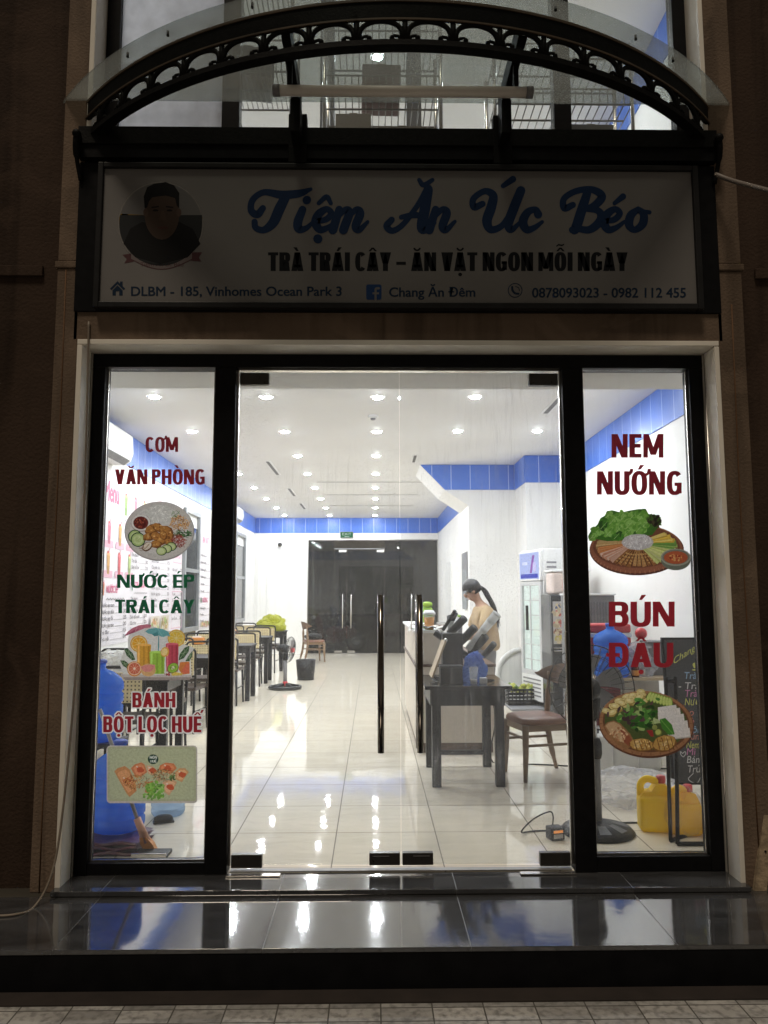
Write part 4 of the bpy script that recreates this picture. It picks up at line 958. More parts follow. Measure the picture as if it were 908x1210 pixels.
P.poly([(538, 285), (575, 275), (620, 320), (640, 385), (600, 390), (555, 345)], (.06, .19, .03)); P.strip((545, 285), (630, 385), 4, (.18, .34, .08)); P.poly([(495, 275), (530, 285), (545, 310), (500, 312)], (.40, .46, .22))
P.ell(530, 372, 24, 24, (.16, .18, .035)); P.ell(528, 370, 18, 18, (.40, .42, .12)); P.ell(505, 338, 17, 17, (.26, .28, .08)); P.poly([(450, 360), (490, 355), (500, 400), (480, 400)], (.28, .03, .03))
P.poly([(166, 330), (185, 305), (230, 292), (275, 312), (340, 380), (362, 420), (345, 470), (310, 488), (250, 450), (195, 390)], (.26, .13, .06)); P.poly([(175, 328), (195, 308), (232, 300), (270, 320), (330, 385), (350, 425), (330, 455), (270, 430), (210, 380)], (.46, .29, .16)); P.poly([(270, 345), (330, 385), (352, 425), (338, 466), (300, 440)], (.24, .07, .035)); P.scatter(265, 385, 60, 50, 46, 10, [(.58, .40, .24), (.36, .16, .08), (.54, .35, .2)])
for cx, cyy, rx, ry, a in ((420, 458, 84, 44, 4), (572, 448, 82, 56, -14)):
    P.ell(cx, cyy, rx, ry, (.18, .08, .025), a, 26, .05); P.ell(cx - 2, cyy - 4, rx * .93, ry * .9, (.44, .25, .075), a, 26, .06); P.scatter(cx, cyy - 5, rx * .7, ry * .65, 34, 12, [(.54, .34, .12), (.36, .18, .05), (.60, .42, .2)])
    for k in (-.5, -.1, .3, .65): P.strip((cx + rx * k - 12, cyy - ry * .75), (cx + rx * k + 10, cyy + ry * .75), 5, (.12, .05, .015))
P.build('tofu_tray_sticker', m='ink_food', label='round sticker of a bamboo tray with fried tofu, herbs and sausage', **STK)

# ================================================================== CEILING FITTINGS
def lamp_proto(name, z, glow, label):
    t = thing(name, label, 'ceiling light', (0, 0, z))
    MB().lathe([(.066, 0), (.066, -.006), (.060, -.010), (.050, -.010), (.047, -.004)], 28, caps=(False, False)).build('trim_ring', 'white_plastic', t)
    MB().lathe([(.0462, -.0045), (.042, -.011), (.030, -.0155), (.010, -.0175)], 24, caps=(False, True)).build('diffuser', glow, t)
    return t
LP = lamp_proto('ceiling_light', ZC - .001, 'lampglow', 'x')
rows = [(-2.175, 8, 'in the menu wall row'), (-1.065, 8, 'in the row over the tables'), (.047, 8, 'in the row over the aisle')]
for x, n, wh in rows:
    for k in range(n):
        spawn(LP, (x, 3.32 + 1.62 * k, ZC - .001), 0, f'recessed ceiling light, {ORD[k]} from the door {wh}', 'recessed ceiling lights of the shop')
for x, y, lb in ((1.02, 3.30, 'round white recessed ceiling light nearest the door on the counter side'), (1.02, 4.90, 'round white recessed ceiling light over the front of the counter'), (1.98, 4.90, 'round white recessed ceiling light over the fridge corner'), (1.98, 3.30, 'round white recessed ceiling light over the right window corner')):
    spawn(LP, (x, y, ZC - .001), 0, lb, 'recessed ceiling lights of the shop')
UP = lamp_proto('upper_ceiling_light', UC - .001, 'uplampglow', 'x')
for k, (x, y) in enumerate(((.047, 3.05), (-1.6, 3.05), (1.7, 3.05), (-1.6, 5.0), (.047, 5.0), (1.7, 5.0), (-1.5, 1.3))):  # the last position is an extra lamp, added to brighten the frosted pane
    spawn(UP, (x, y, UC - .001), 0, 'round cool ceiling light of the upper room, ' + ['middle one near the window', 'left one near the window', 'right one near the window', 'left one at the back', 'middle one at the back', 'right one at the back', 'added one brightening the frosted pane'][k], 'ceiling lights of the upper room')
def slot(x0, x1, y0, y1, lb):
    t = thing('air_slot', lb, 'air vent', ((x0 + x1) / 2, (y0 + y1) / 2, ZC), world=True, group='linear air slots in the ceiling')
    MB().box(x0, x1, y0, y1, ZC - .006, ZC - .0005).build('frame', 'white_plastic', t)
    m = .02
    MB().box(x0 + m, x1 - m, y0 + m, y1 - m, ZC - .0075, ZC - .0061).build('slot_opening', flat('slot_dark', (.10, .10, .10)), t)
for k, (y0, y1) in enumerate(((7.0, 8.3), (9.9, 11.0), (12.2, 13.3))): slot(-1.60, -1.51, y0, y1, f'slim air slot running down the ceiling left of the aisle, {ORD[k]} from the door')
for k, y in enumerate((9.05, 10.75, 12.6)): slot(-1.0, .9, y, y + .075, f'slim air slot across the middle of the ceiling, {ORD[k]} from the door')
slot(1.83, 1.92, 2.95, 4.0, 'slim air slot in the ceiling above the fridge side'); slot(.56, .64, 6.5, 7.1, 'short air slot in the ceiling in front of the blue stair block'); slot(1.05, 1.12, 9.0, 10.2, 'short air slot in the ceiling behind the blue stair block')
sd = thing('smoke_detector', 'small round white smoke detector on the ceiling over the aisle', 'smoke detector', (.0, 4.12, ZC))
MB().lathe([(.06, 0), (.06, -.02), (.05, -.03)], 22).build('base', 'white_plastic', sd); MB().lathe([(.03, -.0305), (.026, -.048), (.012, -.052)], 16).build('sensor', 'grey_plastic', sd)
def aircon(y0, y1, z0, z1, lb):
    t = thing('air_conditioner', lb, 'air conditioner', (XL, (y0 + y1) / 2, z0), world=True, group='wall air conditioners')
    pr = [(0, z0), (.13, z0), (.19, z0 + .05), (.215, z0 + .13), (.205, z1 - .03), (.17, z1), (0, z1)]
    MB().prism(pr, lambda x, z, d: Vector((XL + .013 + x, d, z)), y0, y1).build('casing', 'white_plastic', t)
    MB().prism([(.128, z0 - .002), (.192, z0 + .047), (.200, z0 + .047), (.132, z0 - .010)], lambda x, z, d: Vector((XL + .013 + x, d, z)), y0 + .06, y1 - .06).build('louvre', 'grey_plastic', t)
    MB().box(XL + .225, XL + .2285, y0 + .1, y0 + .16, z0 + .12, z0 + .13).build('badge', 'grey_plastic', t)
aircon(3.72, 4.62, 2.93, 3.29, 'white wall air conditioner high on the left wall near the front window')
aircon(11.3, 12.3, 2.98, 3.29, 'white wall air conditioner far down the left wall near the back')

# ================================================================== POSTERS ON THE LEFT WALL
PX = XL + .006
def pfn(u, v, d): return Vector((PX + d, u, v))
PINK, PINK2, TXT = (.62, .10, .22), (.70, .42, .52), (.05, .045, .05)
def drink(P, y, z, h, c):
    w = h * .2
    P.poly([(y - w, z + h * .85), (y + w, z + h * .85), (y + w * .7, z), (y - w * .7, z)], c); P.poly([(y - w * .9, z + h * .35), (y + w * .9, z + h * .35), (y + w * .7, z + .01), (y - w * .7, z + .01)], tuple(k * .75 for k in c))
    P.ell(y, z + h * .87, w * 1.05, h * .07, tuple(min(1, k * 1.3 + .08) for k in c)); P.strip((y, z + h * .8), (y + w * .6, z + h * 1.12), .014, (.55, .12, .15)); P.ell(y - w * .4, z + h * .95, w * .5, h * .06, (.6, .12, .1))
def ptext(P, s, y0, y1, z, h, c=TXT, off=.03): P.text(s, y0, y1, z, z + h, c, off)
PP = Print
items = ['Nước ép cam', 'Nước ép dứa', 'Nước ép ổi', 'Nước ép táo', 'Trà đào', 'Trà vải', 'Trà chanh', 'Trà tắc', 'Sinh tố bơ', 'Sinh tố xoài', 'Sữa chua', 'Cà phê sữa', 'Trà sữa', 'Nước dừa', 'Trà ổi hồng']
def lines(P, y0, y1, ztop, n, dz=.082, k0=0):
    for k in range(n):
        s = items[(k + k0) % len(items)]; z = ztop - dz * k; wl = min(.62, .045 * len(s)) * (y1 - y0)
        ptext(P, s, y0, y0 + wl, z, .043); P.strip((y0 + wl + .03, z + .003), (y1 - .14, z + .003), .006, (.35, .33, .34)); ptext(P, str(15 + (k * 7 + k0 * 5) % 4 * 5), y1 - .11, y1, z, .045)
mp1 = thing('menu_poster', 'large white and pink drinks menu poster on the left wall behind the lettering', 'poster', (XL, 6.1, .9), world=True, group='menu posters on the left wall')
MB().box(XL + .002, PX - .0005, 4.30, 7.88, .88, 2.86).build('sheet', 'poster', mp1)
P = PP(pfn, 4e-5)
P.text('Menu', 4.36, 4.86, 2.50, 2.74, PINK, .05)
def frame(P, y0, y1, z0, z1, c=PINK2, w=.014):
    for a, b in (((y0, z0), (y1, z0)), ((y1, z0), (y1, z1)), ((y1, z1), (y0, z1)), ((y0, z1), (y0, z0))): P.strip(a, b, w, c)
frame(P, 4.95, 7.7, 2.30, 2.76)
for k, c in enumerate(((.30, .50, .12), (.66, .22, .32), (.66, .52, .20), (.42, .22, .40), (.66, .36, .12), (.55, .15, .15), (.3, .45, .2))): drink(P, 5.12 + k * .38, 2.40, .27, c); ptext(P, items[k + 4], 5.02 + k * .38, 5.28 + k * .38, 2.33, .03)
for r in range(2):
    for k in range(3):
        y, z = 4.55 + k * .38, 2.0 - r * .34
        P.poly([(y - .15, z - .02), (y + .15, z - .02), (y + .15, z + .06), (y - .15, z + .06)], PINK2); drink(P, y, z + .02, .26, [(.64, .18, .26), (.62, .33, .10), (.60, .14, .16), (.58, .33, .12), (.62, .12, .14), (.4, .5, .2)][r * 3 + k])
drink(P, 4.42, 1.44, .15, (.5, .16, .06)); P.text('NƯỚC ÉP', 4.52, 4.92, 1.47, 1.55, PINK, .05)
def zig(P, y0, y1, z):
    n = 14
    for k in range(n): P.strip((y0 + (y1 - y0) * k / n, z + (.012 if k % 2 else -.012)), (y0 + (y1 - y0) * (k + 1) / n, z + (-.012 if k % 2 else .012)), .008, TXT)
zig(P, 4.52, 5.15, 1.40); lines(P, 4.36, 5.24, 1.31, 6, .075); 
lines(P, 5.36, 6.05, 2.16, 6, .078, 3); drink(P, 5.42, 1.50, .13, (.1, .3, .2)); P.text('TRÀ SỮA', 5.52, 5.98, 1.54, 1.61, PINK, .05); zig(P, 5.5, 6.05, 1.47); lines(P, 5.36, 6.05, 1.38, 7, .075, 6)
P.text('ĂN VẶT', 6.3, 6.7, 2.14, 2.22, PINK, .05); zig(P, 6.25, 6.95, 2.07); lines(P, 6.2, 7.1, 1.97, 5, .085, 9); lines(P, 6.2, 7.1, 1.52, 4, .08, 2)
for r in range(2):
    for k in range(2):
        y, z = 6.2 + k * .48, 1.16 - r * .27; c = [(.55, .30, .16), (.58, .42, .18), (.40, .44, .2), (.56, .16, .12)][r * 2 + k]
        P.poly([(y, z - .24), (y + .44, z - .24), (y + .44, z), (y, z)], (.62, .56, .48)); P.scatter(y + .22, z - .12, .17, .09, 30, .04, [c, tuple(q * .5 for q in c), (.3, .4, .12), (.6, .5, .4)])
P.text('Special', 7.35, 7.68, 2.0, 2.05, PINK); frame(P, 7.28, 7.75, 1.93, 2.12); lines(P, 7.24, 7.8, 1.8, 9, .09, 1); frame(P, 7.22, 7.82, .96, 1.5)
P.build('print', mp1, 'ink_wall')
mp2 = thing('menu_poster', 'narrower pale menu poster on the left wall beyond the grey window', 'poster', (XL, 10.2, .9), world=True, group='menu posters on the left wall')
MB().box(XL + .002, PX - .0005, 9.16, 12.2, .86, 2.85).build('sheet', 'poster', mp2)
P = PP(pfn, 4e-5)
for q in range(3):
    y = 9.25 + q * .98
    P.text(['ĂN VẶT', 'LẨU', 'CƠM'][q], y + .1, y + .62, 2.36, 2.48, PINK, .05); frame(P, y, y + .9, 2.28, 2.72); lines(P, y + .03, y + .9, 2.12, 6, .125, q * 4)
    P.ell(y + .08, 1.36, .05, .05, (.05, .16, .06)); P.text('NƯỚNG', y + .18, y + .6, 1.32, 1.40, PINK, .05); lines(P, y + .03, y + .9, 1.2, 3, .11, q + 3)
    P.poly([(y + .05, .9), (y + .85, .9), (y + .85, 1.28 - .3), (y + .05, 1.28 - .3)], (.5, .44, .36)); P.scatter(y + .45, .94, .34, .03, 30, .04, [(.2, .3, .1), (.55, .4, .2), (.5, .15, .1)])
P.build('print', mp2, 'ink_wall')

# ================================================================== BACK GLASS FRONT
bg = thing('back_glass_front', 'dark dusty glass front with double doors at the back of the shop', 'glass door', (.1, YB, 0), world=True)
b = MB()
for x in (-1.64, -.19 - .72, .12, 1.64): pass
b.box(-1.655, -1.635, YB - .02, YB + .03, 0, 2.855).box(1.63, 1.65, YB - .02, YB + .03, 0, 2.855).box(-1.634, 1.629, YB - .02, YB + .03, 2.835, 2.856)
b.build('frame', 'steel', bg)
for x0, x1 in ((-1.63, -.985), (.30, 1.625)): MB().box(x0, x1, YB, YB + .012, .01, 2.83).build('fixed_pane', 'back_pane', bg)
for x0, x1, hx in ((-.978, -.665, -.765), (-.655, .292, -.555)):
    d = MB().box(x0, x1, YB, YB + .012, .012, 2.60).build('glass_door', 'back_pane', bg)
    for nm, mb, mt in (('handle', MB().cyl((hx, YB - .05, .62), (hx, YB - .05, 1.475), .017, n=12).cyl((hx, YB - .05, .8), (hx, YB - .001, .8), .008).cyl((hx, YB - .05, 1.3), (hx, YB - .001, 1.3), .008), 'steel'), ('patch_fitting', MB().box(x0 + .01, x0 + .2, YB - .02, YB - .001, .012, .07), 'steel'), ('patch_fitting', MB().box(x1 - .2, x1 - .01, YB - .02, YB - .001, 2.53, 2.59), 'steel')):
        o = mb.build(nm, mt, org=bg.location); o.parent = d; o.location = (0, 0, 0)
MB().box(-.98, .295, YB - .004, YB + .016, 2.606, 2.63).build('transom', 'grey_plastic', bg)
ex = thing('exit_sign', 'small green EXIT sign on the white strip above the back doors', 'sign', (-.66, YB - .04, 2.97), world=True)
MB().box(-.835, -.50, YB - .075, YB - .036, 2.885, 3.05, .004).build('housing', 'grey_plastic', ex)
MB().box(-.822, -.513, YB - .0765, YB - .0752, 2.898, 3.037).build('face', 'exit_glow', ex)
P = Print(lambda u, v, d: Vector((u, YB - .0768 - d, v)))
P.d = 0; vs_, fs_ = text_data('EXIT', .02)
V_ = [P.bm.verts.new(P.fn(-.78 + x * .23, 2.955 + y * .06, 0)) for x, y in vs_]
for f in fs_:
    g = P.bm.faces.new([V_[i] for i in f])
    for l in g.loops: l[P.cl] = (.8, .85, .8, 1)
P.poly([(-.72, 2.925), (-.70, 2.94), (-.70, 2.930), (-.60, 2.930), (-.60, 2.920), (-.70, 2.920), (-.70, 2.91)], (.8, .85, .8)); P.build('lettering', ex)
cc = thing('ceiling_camera', 'small black camera on the white panel at the back left', 'camera', (-2.35, YB - .06, 2.72))
MB().box(-.05, .05, 0, .055, .04, .08, .006).build('bracket', 'white_plastic', cc); MB().sphere((0, -.02, .0), .055).build('dome', 'rubber', cc)
# motorbike parked beyond the back doors
mb_ = thing('motorbike', 'dark scooter parked outside behind the dusty back doors', 'motorbike', (-1.05, YB + 1.1, -.05), R(20))
for x in (-.62, .62): 
    w = MB(); w.tube([(x + .24 * math.cos(k * .3142), 0, .27 + .24 * math.sin(k * .3142)) for k in range(20)], .05, 8, True).build('tyre', 'rubber', mb_)
    MB().lathe([(.19, -.02), (.05, -.035), (.05, .035), (.19, .02)], 20, Matrix.Translation((x, 0, .27)) @ Matrix.Rotation(R(90), 4, 'X')).build('rim', 'steel', mb_)
MB().sphere((.22, 0, .52), (.46, .15, .20)).sphere((-.02, 0, .32), (.34, .14, .09)).build('body', flat('scooter_red', (.13, .02, .02), .25), mb_)
MB().sphere((.24, 0, .74), (.40, .14, .06)).build('seat', 'rubber', mb_)
MB().prism([(-.42, .3), (-.30, .3), (-.36, .85), (-.46, 1.0), (-.56, .85)], lambda x, z, d: Vector((x, d, z)), -.17, .17).build('front_shield', flat('scooter_red', (.13, .02, .02), .25), mb_)
MB().tube([(-.62, .06, .27), (-.5, .06, .7), (-.44, 0, .98)], .022, 8).build('fork', 'steel', mb_)
MB().tube([(-.36, -.33, 1.0), (-.44, -.1, 1.02), (-.44, .1, 1.02), (-.36, .33, 1.0)], .016, 8).build('handlebar', 'steel', mb_)
for s in (-1, 1): MB().cyl((-.42, s * .25, 1.02), (-.44, s * .32, 1.2), .007).sphere((-.44, s * .32, 1.24), (.015, .06, .045)).build('mirror', 'steel', mb_)
MB().sphere((-.54, 0, .92), (.05, .08, .06)).build('headlight', 'white_plastic', mb_)

# ================================================================== DINING TABLES AND CANE CHAIRS
ct = thing('cane_chair', 'x', 'chair')
MB().box(-.21, .21, -.21, .21, .435, .475, .012).build('seat', 'seat_vinyl', ct)
bk = MB().box(-.185, .185, .195, .207, .60, .835, .003).build('cane_panel', 'cane', ct)
b = MB(); b.tube(crom([(-.205, .20, .475), (-.205, .21, .80), (-.19, .21, .862), (-.12, .213, .875), (.12, .213, .875), (.19, .21, .862), (.205, .21, .80), (.205, .20, .475)], 5), .0125, 8)
b.cyl((-.2, .203, .590), (.2, .203, .590), .010, n=8); b.build('back_frame', 'rubber', ct)
for sx in (-1, 1):
    for sy in (-1, 1): MB().tube([(sx * .19, sy * .19, .435), (sx * .205, sy * .205 + (.02 if sy > 0 else 0), .0)], [.016, .012], 8).build('leg', 'rubber', ct)
MB().cyl((-.195, -.195, .22), (-.197, .20, .22), .008, n=8).cyl((.195, -.195, .22), (.197, .20, .22), .008, n=8).build('stretcher', 'rubber', ct)
tt = thing('dining_table', 'x', 'table')
MB().box(-.60, .60, -.30, .30, .725, .752, .004).build('table_top', 'black_wood', tt)
MB().box(-.55, .55, -.262, -.242, .64, .7245).box(-.55, .55, .242, .262, .64, .7245).box(-.57, -.552, -.25, .25, .64, .7245).box(.552, .57, -.25, .25, .64, .7245).build('apron', 'black_wood', tt)
for sx in (-1, 1):
    for sy in (-1, 1): MB().box(sx * .555 - .03, sx * .555 + .03, sy * .26 - .03, sy * .26 + .03, 0, .7243, .003).build('leg', 'black_wood', tt)
TX = -2.32
for k in range(5):
    y = 2.62 + 2.12 * k; jx = random.uniform(-.04, .04)
    nm = f'{ORD[k]} table from the window' if k < 4 else 'last table by the back'
    spawn(tt, (TX + jx, y, 0), random.uniform(-.02, .02), f'narrow black dining table against the left wall, {nm}', 'black dining tables along the left wall')
    for sy, fc in ((-1, 'backing the street'), (1, 'facing the street')):
        for sx, w in ((-1, 'wall'), (1, 'aisle')):
            x = TX + jx + sx * .30; rz = (math.pi if sy < 0 else 0) + random.uniform(-.12, .12)
            spawn(ct, (x, y + sy * (.47 + random.uniform(-.04, .06)), 0), rz, f'cane chair {fc}, {w} seat, {nm}', 'cane-back chairs at the dining tables')

from mathutils import noise as mnoise
def lumpy(c, r, seed, amp=.25, n=22, m=14, flatb=True, crisp=0.):
    so = Vector((seed * 3.7, seed * 1.3, seed * .7))
    def fn(u, v):
        t, p = u * 2 * math.pi, (v - .5) * math.pi
        d = Vector((math.cos(p) * math.cos(t), math.cos(p) * math.sin(t), math.sin(p)))
        k = 1 + amp * mnoise.noise(d * 1.4 + so)
        if crisp: k += crisp * (.5 - abs(mnoise.noise(d * 3.1 + so)) * 1.6) + crisp * .5 * (.4 - abs(mnoise.noise(d * 7.3 + so)) * 1.6)
        z = r[2] * k * math.sin(p)
        if flatb: z = max(z, -r[2] * .72)
        return Vector((c[0] + r[0] * k * d.x, c[1] + r[1] * k * d.y, c[2] + z + (r[2] * .72 if flatb else 0)))
    return MB().sheet(fn, n, m, not crisp)
def bag(name, c, r, seed, m, label, ears=True, content=None):
    t = thing(name, label, 'plastic bag', c)
    lumpy((0, 0, 0), r, seed, .45, 60, 36, True, .22).build('body', m, t)
    if ears:
        def ear(s):
            return MB().sheet(lambda u, v: Vector((s * r[0] * (.15 + .55 * u) + .02 * math.sin(9 * v), .03 * math.sin(7 * u + 4 * v) * (1 + u), r[2] * (1.35 + .75 * v * (1 - .5 * u)))), 8, 8)
        ear(1).build('handle', m, t); ear(-1).build('handle', m, t)
    return t
bag('plastic_bag', (-2.25, 2.55, .753), (.17, .14, .11), 3, 'bag_white', 'crumpled white plastic bag on the nearest dining table')
bag('plastic_bag', (-1.98, 11.05, .753), (.26, .18, .16), 5, 'bag_lime', 'yellow-green plastic bag on the last dining table')
rb_ = thing('napkin_box', 'small orange box on the dining table by the left wall', 'box', (-2.5, 6.9, .753)); MB().box(-.1, .1, -.07, .07, 0, .09, .008).build('shell', 'orange', rb_); MB().box(-.06, .06, -.02, .02, .0905, .115, .004).build('napkin', 'paper', rb_)
hb = thing('hotpot_cooker', 'orange lidded cooker on the dining table beyond the window', 'cooker', (-2.45, 9.0, .753)); MB().lathe([(.15, 0), (.17, .04), (.17, .08)], 20).build('base', flat('cooker_red', (.6, .16, .05)), hb); MB().lathe([(.168, .081), (.12, .12), (.02, .135)], 20).build('lid', flat('cooker_lid', (.66, .24, .06)), hb)

# ================================================================== COUNTER AND ITS CONTENTS
ctr = thing('service_counter', 'cream service counter with a raised ledge towards the aisle', 'counter', (.75, 3.9, 0), world=True)
MB().box(.40, 1.12, 3.02, 5.6, .09, .775, .003).build('body', 'cream', ctr)
MB().box(.42, 1.10, 3.035, 5.58, 0, .0895).build('plinth', 'dark_wood', ctr)
MB().box(.385, 1.135, 3.0, 5.62, .7755, .800, .003).build('worktop', 'dark_wood', ctr)
MB().box(.40, .635, 3.02, 5.6, .8005, 1.085, .003).build('raised_ledge', 'cream', ctr)
MB().box(.375, .655, 2.995, 5.62, 1.0855, 1.108, .003).build('ledge_top', 'white_plastic', ctr)
LT = 1.1085
def cup(name, x, y, z, h, r, content, lid, label, cat='cup', fill=.8, shell='cup_clear'):
    t = thing(name, label, cat, (x, y, z))
    MB().lathe([(r * .72, 0), (r, h), (r * .96, h), (r * .69, .004)], 24, caps=(True, False)).build('shell', shell, t)
    if content: MB().lathe([(r * .68, .005), (r * (.70 + .25 * fill), h * fill)], 24).build('drink', content, t)
    if lid: MB().lathe([(r * 1.06, h - .004), (r * 1.06, h + .012), (r * .95, h + .016), (r * .8, h + .034), (r * .2, h + .037)], 24).build('lid', lid, t)
    return t
c0 = at(507.5, 738, 3.12); cup('drink_cup', c0.x, 3.12, LT, .150, .056, 'juice', 'white_plastic', 'orange drink in a clear cup with a white lid on the counter end')
t = thing('sauce_bottle', 'lime green bottle standing on the ledge behind the orange drink', 'bottle', (at(505, 712, 3.5).x, 3.5, LT)); MB().lathe([(.055, 0), (.058, .16), (.05, .20), (.035, .215)], 20).build('bottle_body', 'green', t); MB().lathe([(.05, .2155), (.05, .25), (.02, .262)], 16).build('cap', flat('lime_cap', (.38, .62, .05)), t)
cup('tea_glass', at(521, 736, 3.3).x, 3.3, LT, .07, .045, flat('brown_sauce', (.20, .08, .02)), None, 'small glass of brown sauce at the end of the ledge', 'glass', .6)
t = thing('lidded_jar', 'black lidded jar behind the cup dispenser', 'jar', (at(538, 735, 3.6).x, 3.6, .8005)); MB().lathe([(.07, 0), (.075, .36), (.07, .38)], 22).build('jar_body', 'grey_plastic', t); MB().lathe([(.082, .3805), (.082, .43), (.03, .445), (.03, .46)], 22).build('lid', 'rubber', t)
def cloth(c, w, l, seed, drop=0.):
    rnd = random.Random(seed); o = [rnd.uniform(0, 6) for _ in range(4)]
    def fn(u, v):
        x, y = (u - .5) * w, (v - .5) * l
        z = .012 + .018 * abs(math.sin(9 * u + o[0] + 2 * v)) + .014 * abs(math.sin(8 * v + o[1] - 3 * u))
        if drop and x < -w * .1: z -= drop * ((-x - w * .1) / (w * .4)) ** 1.2; x = -w * .1 + (x + w * .1) * .45
        return Vector((c[0] + x + .012 * math.sin(7 * v + o[2]), c[1] + y, c[2] + z))
    return MB().sheet(fn, 20, 20, False)
o = cloth((.53, 3.12, LT), .26, .22, 2).build('paper_napkin', 'paper', org=(.53, 3.12, LT)); tag(o, 'crumpled white paper under the orange drink on the counter end', 'paper')
o = cloth((.40, 3.45, LT + .02), .2, .3, 4, .08).build('cleaning_cloth', 'paper', org=(.40, 3.45, LT)); tag(o, 'white cloth hanging over the aisle edge of the counter', 'cloth')
o = MB().cyl((at(486.5, 740, 3.3).x, 3.3, LT), (at(486.5, 702, 3.3).x, 3.3, at(486.5, 702, 3.3).z), .006, n=8).build('metal_rod', 'steel', org=(at(486.5, 740, 3.3).x, 3.3, LT)); tag(o, 'thin upright metal rod at the aisle side of the counter', 'rod')

# --- black side table in front of the counter
sx0, sx1, sy0, sy1 = .41, 1.03, 1.72, 2.52
stb = thing('side_table', 'small black speckled table in front of the counter', 'table', (.72, 2.1, 0), world=True)
MB().box(sx0 - .02, sx1 + .02, sy0 - .03, sy1 + .03, .725, .752, .004).build('table_top', mat('glossy_black_top', (.02, .02, .022), .14, var=.3, spec=.5), stb)
b = MB(); b.box(sx0 + .03, sx1 - .03, sy0 + .025, sy0 + .045, .60, .7245).box(sx0 + .03, sx1 - .03, sy1 - .045, sy1 - .025, .60, .7245).box(sx0 + .025, sx0 + .045, sy0 + .05, sy1 - .05, .60, .7245).box(sx1 - .045, sx1 - .025, sy0 + .05, sy1 - .05, .60, .7245); b.build('apron', 'black_wood', stb)
for x in (sx0 + .07, sx1 - .07):
    for y in (sy0 + .06, sy1 - .06): MB().box(x - .034, x + .034, y - .034, y + .034, 0, .7243, .003).build('leg', 'black_wood', stb)
MB().box(sx0 + .105, sx1 - .105, sy1 - .075, sy1 - .045, .10, .135).build('stretcher', 'black_wood', stb)
TT = .7525
def pbox(n, px0, px1, py0, py1, Y, dep): 
    a, c = at(px0, py1, Y), at(px1, py0, Y); return a.x, c.x, Y, Y + dep, a.z, c.z
x0, x1, *_ = pbox('', 521, 547, 786, 807, 1.80, .14)
t = thing('card_box', 'square black box on the front of the side table', 'box', ((x0 + x1) / 2, 1.87, TT)); MB().box(-(x1 - x0) / 2, (x1 - x0) / 2, -.07, .07, 0, .125, .006).build('shell', 'rubber', t); MB().box(-(x1 - x0) / 2 - .004, (x1 - x0) / 2 + .004, -.074, .074, .1255, .14, .004).build('lid', 'rubber', t)
# cup dispenser with slanting tubes
DY = 2.22
dp = thing('cup_dispenser', 'black cup dispenser with five slanting tubes on the side table', 'dispenser', (at(535, 780, DY).x, DY, TT), world=True)
a, c = at(523, 783, DY), at(546, 752, DY)
MB().box(a.x, c.x, DY - .08, DY + .10, TT, at(535, 748, DY).z, .008).build('stand', 'rubber', dp)
b = MB(); p_, q_ = at(520, 760, DY), at(566, 786, DY); b.tube([at(514, 747, DY + .12), at(535, 762, DY + .1), at(560, 783, DY + .08)], .03, 6); b.build('bracket', 'rubber', dp)
for (ax, ay, bx, by, w, mt) in ((524, 744, 538, 722, 4.5, 'r'), (532, 748, 549, 731, 9.5, 'r'), (545, 758, 561, 742, 10, 'r'), (557, 772, 574, 752, 10, 'r'), (572, 775, 584, 761, 7.5, 'r')):
    r_ = w / 2 / CAM_F * (DY + CAM_D); d0, d1 = at(ax, ay, DY + .10), at(bx, by, DY - .03)
    b = MB(); b.tube([d0, d1, d1 - (d1 - d0) * .02, d0], [r_, r_, r_ * .82, r_ * .82], 18)
    b.build('cup_tube', 'rubber', dp)
cs = thing('cup_stack', 'long stack of clear white cups leaning out of the dispenser', 'cups', tuple(at(553, 766, DY)), world=True)
d0, d1 = at(553, 767, DY + .06), at(588, 725, DY - .05); b = MB(); b.tube([d0, d1], [.026, .040], 22)
for k in (.30, .52, .55, .76, .79, .97): p = d0.lerp(d1, k); r_ = .026 + .014 * k; b.tube([p, p + (d1 - d0) * .014], [r_ + .0022, r_ + .0024], 22)
b.build('cups', plastic_clear('stacked_cup_plastic', (.86, .86, .84), .8, .2), cs)
t = thing('lime_cup', 'lime green cup behind the dispenser tubes', 'cup', tuple(at(541, 740, 2.5)), world=True); d0, d1 = at(533, 752, 2.5), at(545, 731, 2.5)
MB().tube([d0, d1], [.028, .04], 18).build('wall', 'bag_white', t); MB().tube([d1, d1 + (d1 - d0) * .12], [.042, .038], 18).build('lid', 'green', t)
t = thing('menu_holder', 'thin cream menu board leaning back in a clip on the side table', 'menu', tuple(at(511, 800, 2.0)), world=True)
d0, d1 = at(511, 801, 2.0), at(527, 757, 2.0); v = (d1 - d0); nrm = Vector((v.z, 0, -v.x)).normalized() * .007
MB().rings([[d0 - nrm + Vector((0, e, 0)), d0 + nrm + Vector((0, e, 0)), d1 + nrm + Vector((0, e, 0)), d1 - nrm + Vector((0, e, 0))] for e in (-.02, .26)], smooth=False).build('board', 'pale_wood', t)
MB().sphere(d1, (.016, .02, .02)).build('clip', 'steel', t)
bag('plastic_bag', (at(560, 800, 2.05).x, 2.0, TT), (.085, .085, .115), 9, 'bag_blue', 'crumpled blue plastic bag on the side table')
cup('drinking_glass', at(559.5, 806, 1.82).x, 1.79, TT, .135, .036, flat('pale_ice', (.6, .6, .58), .3), None, 'empty clear glass at the front of the side table', 'glass', .3)
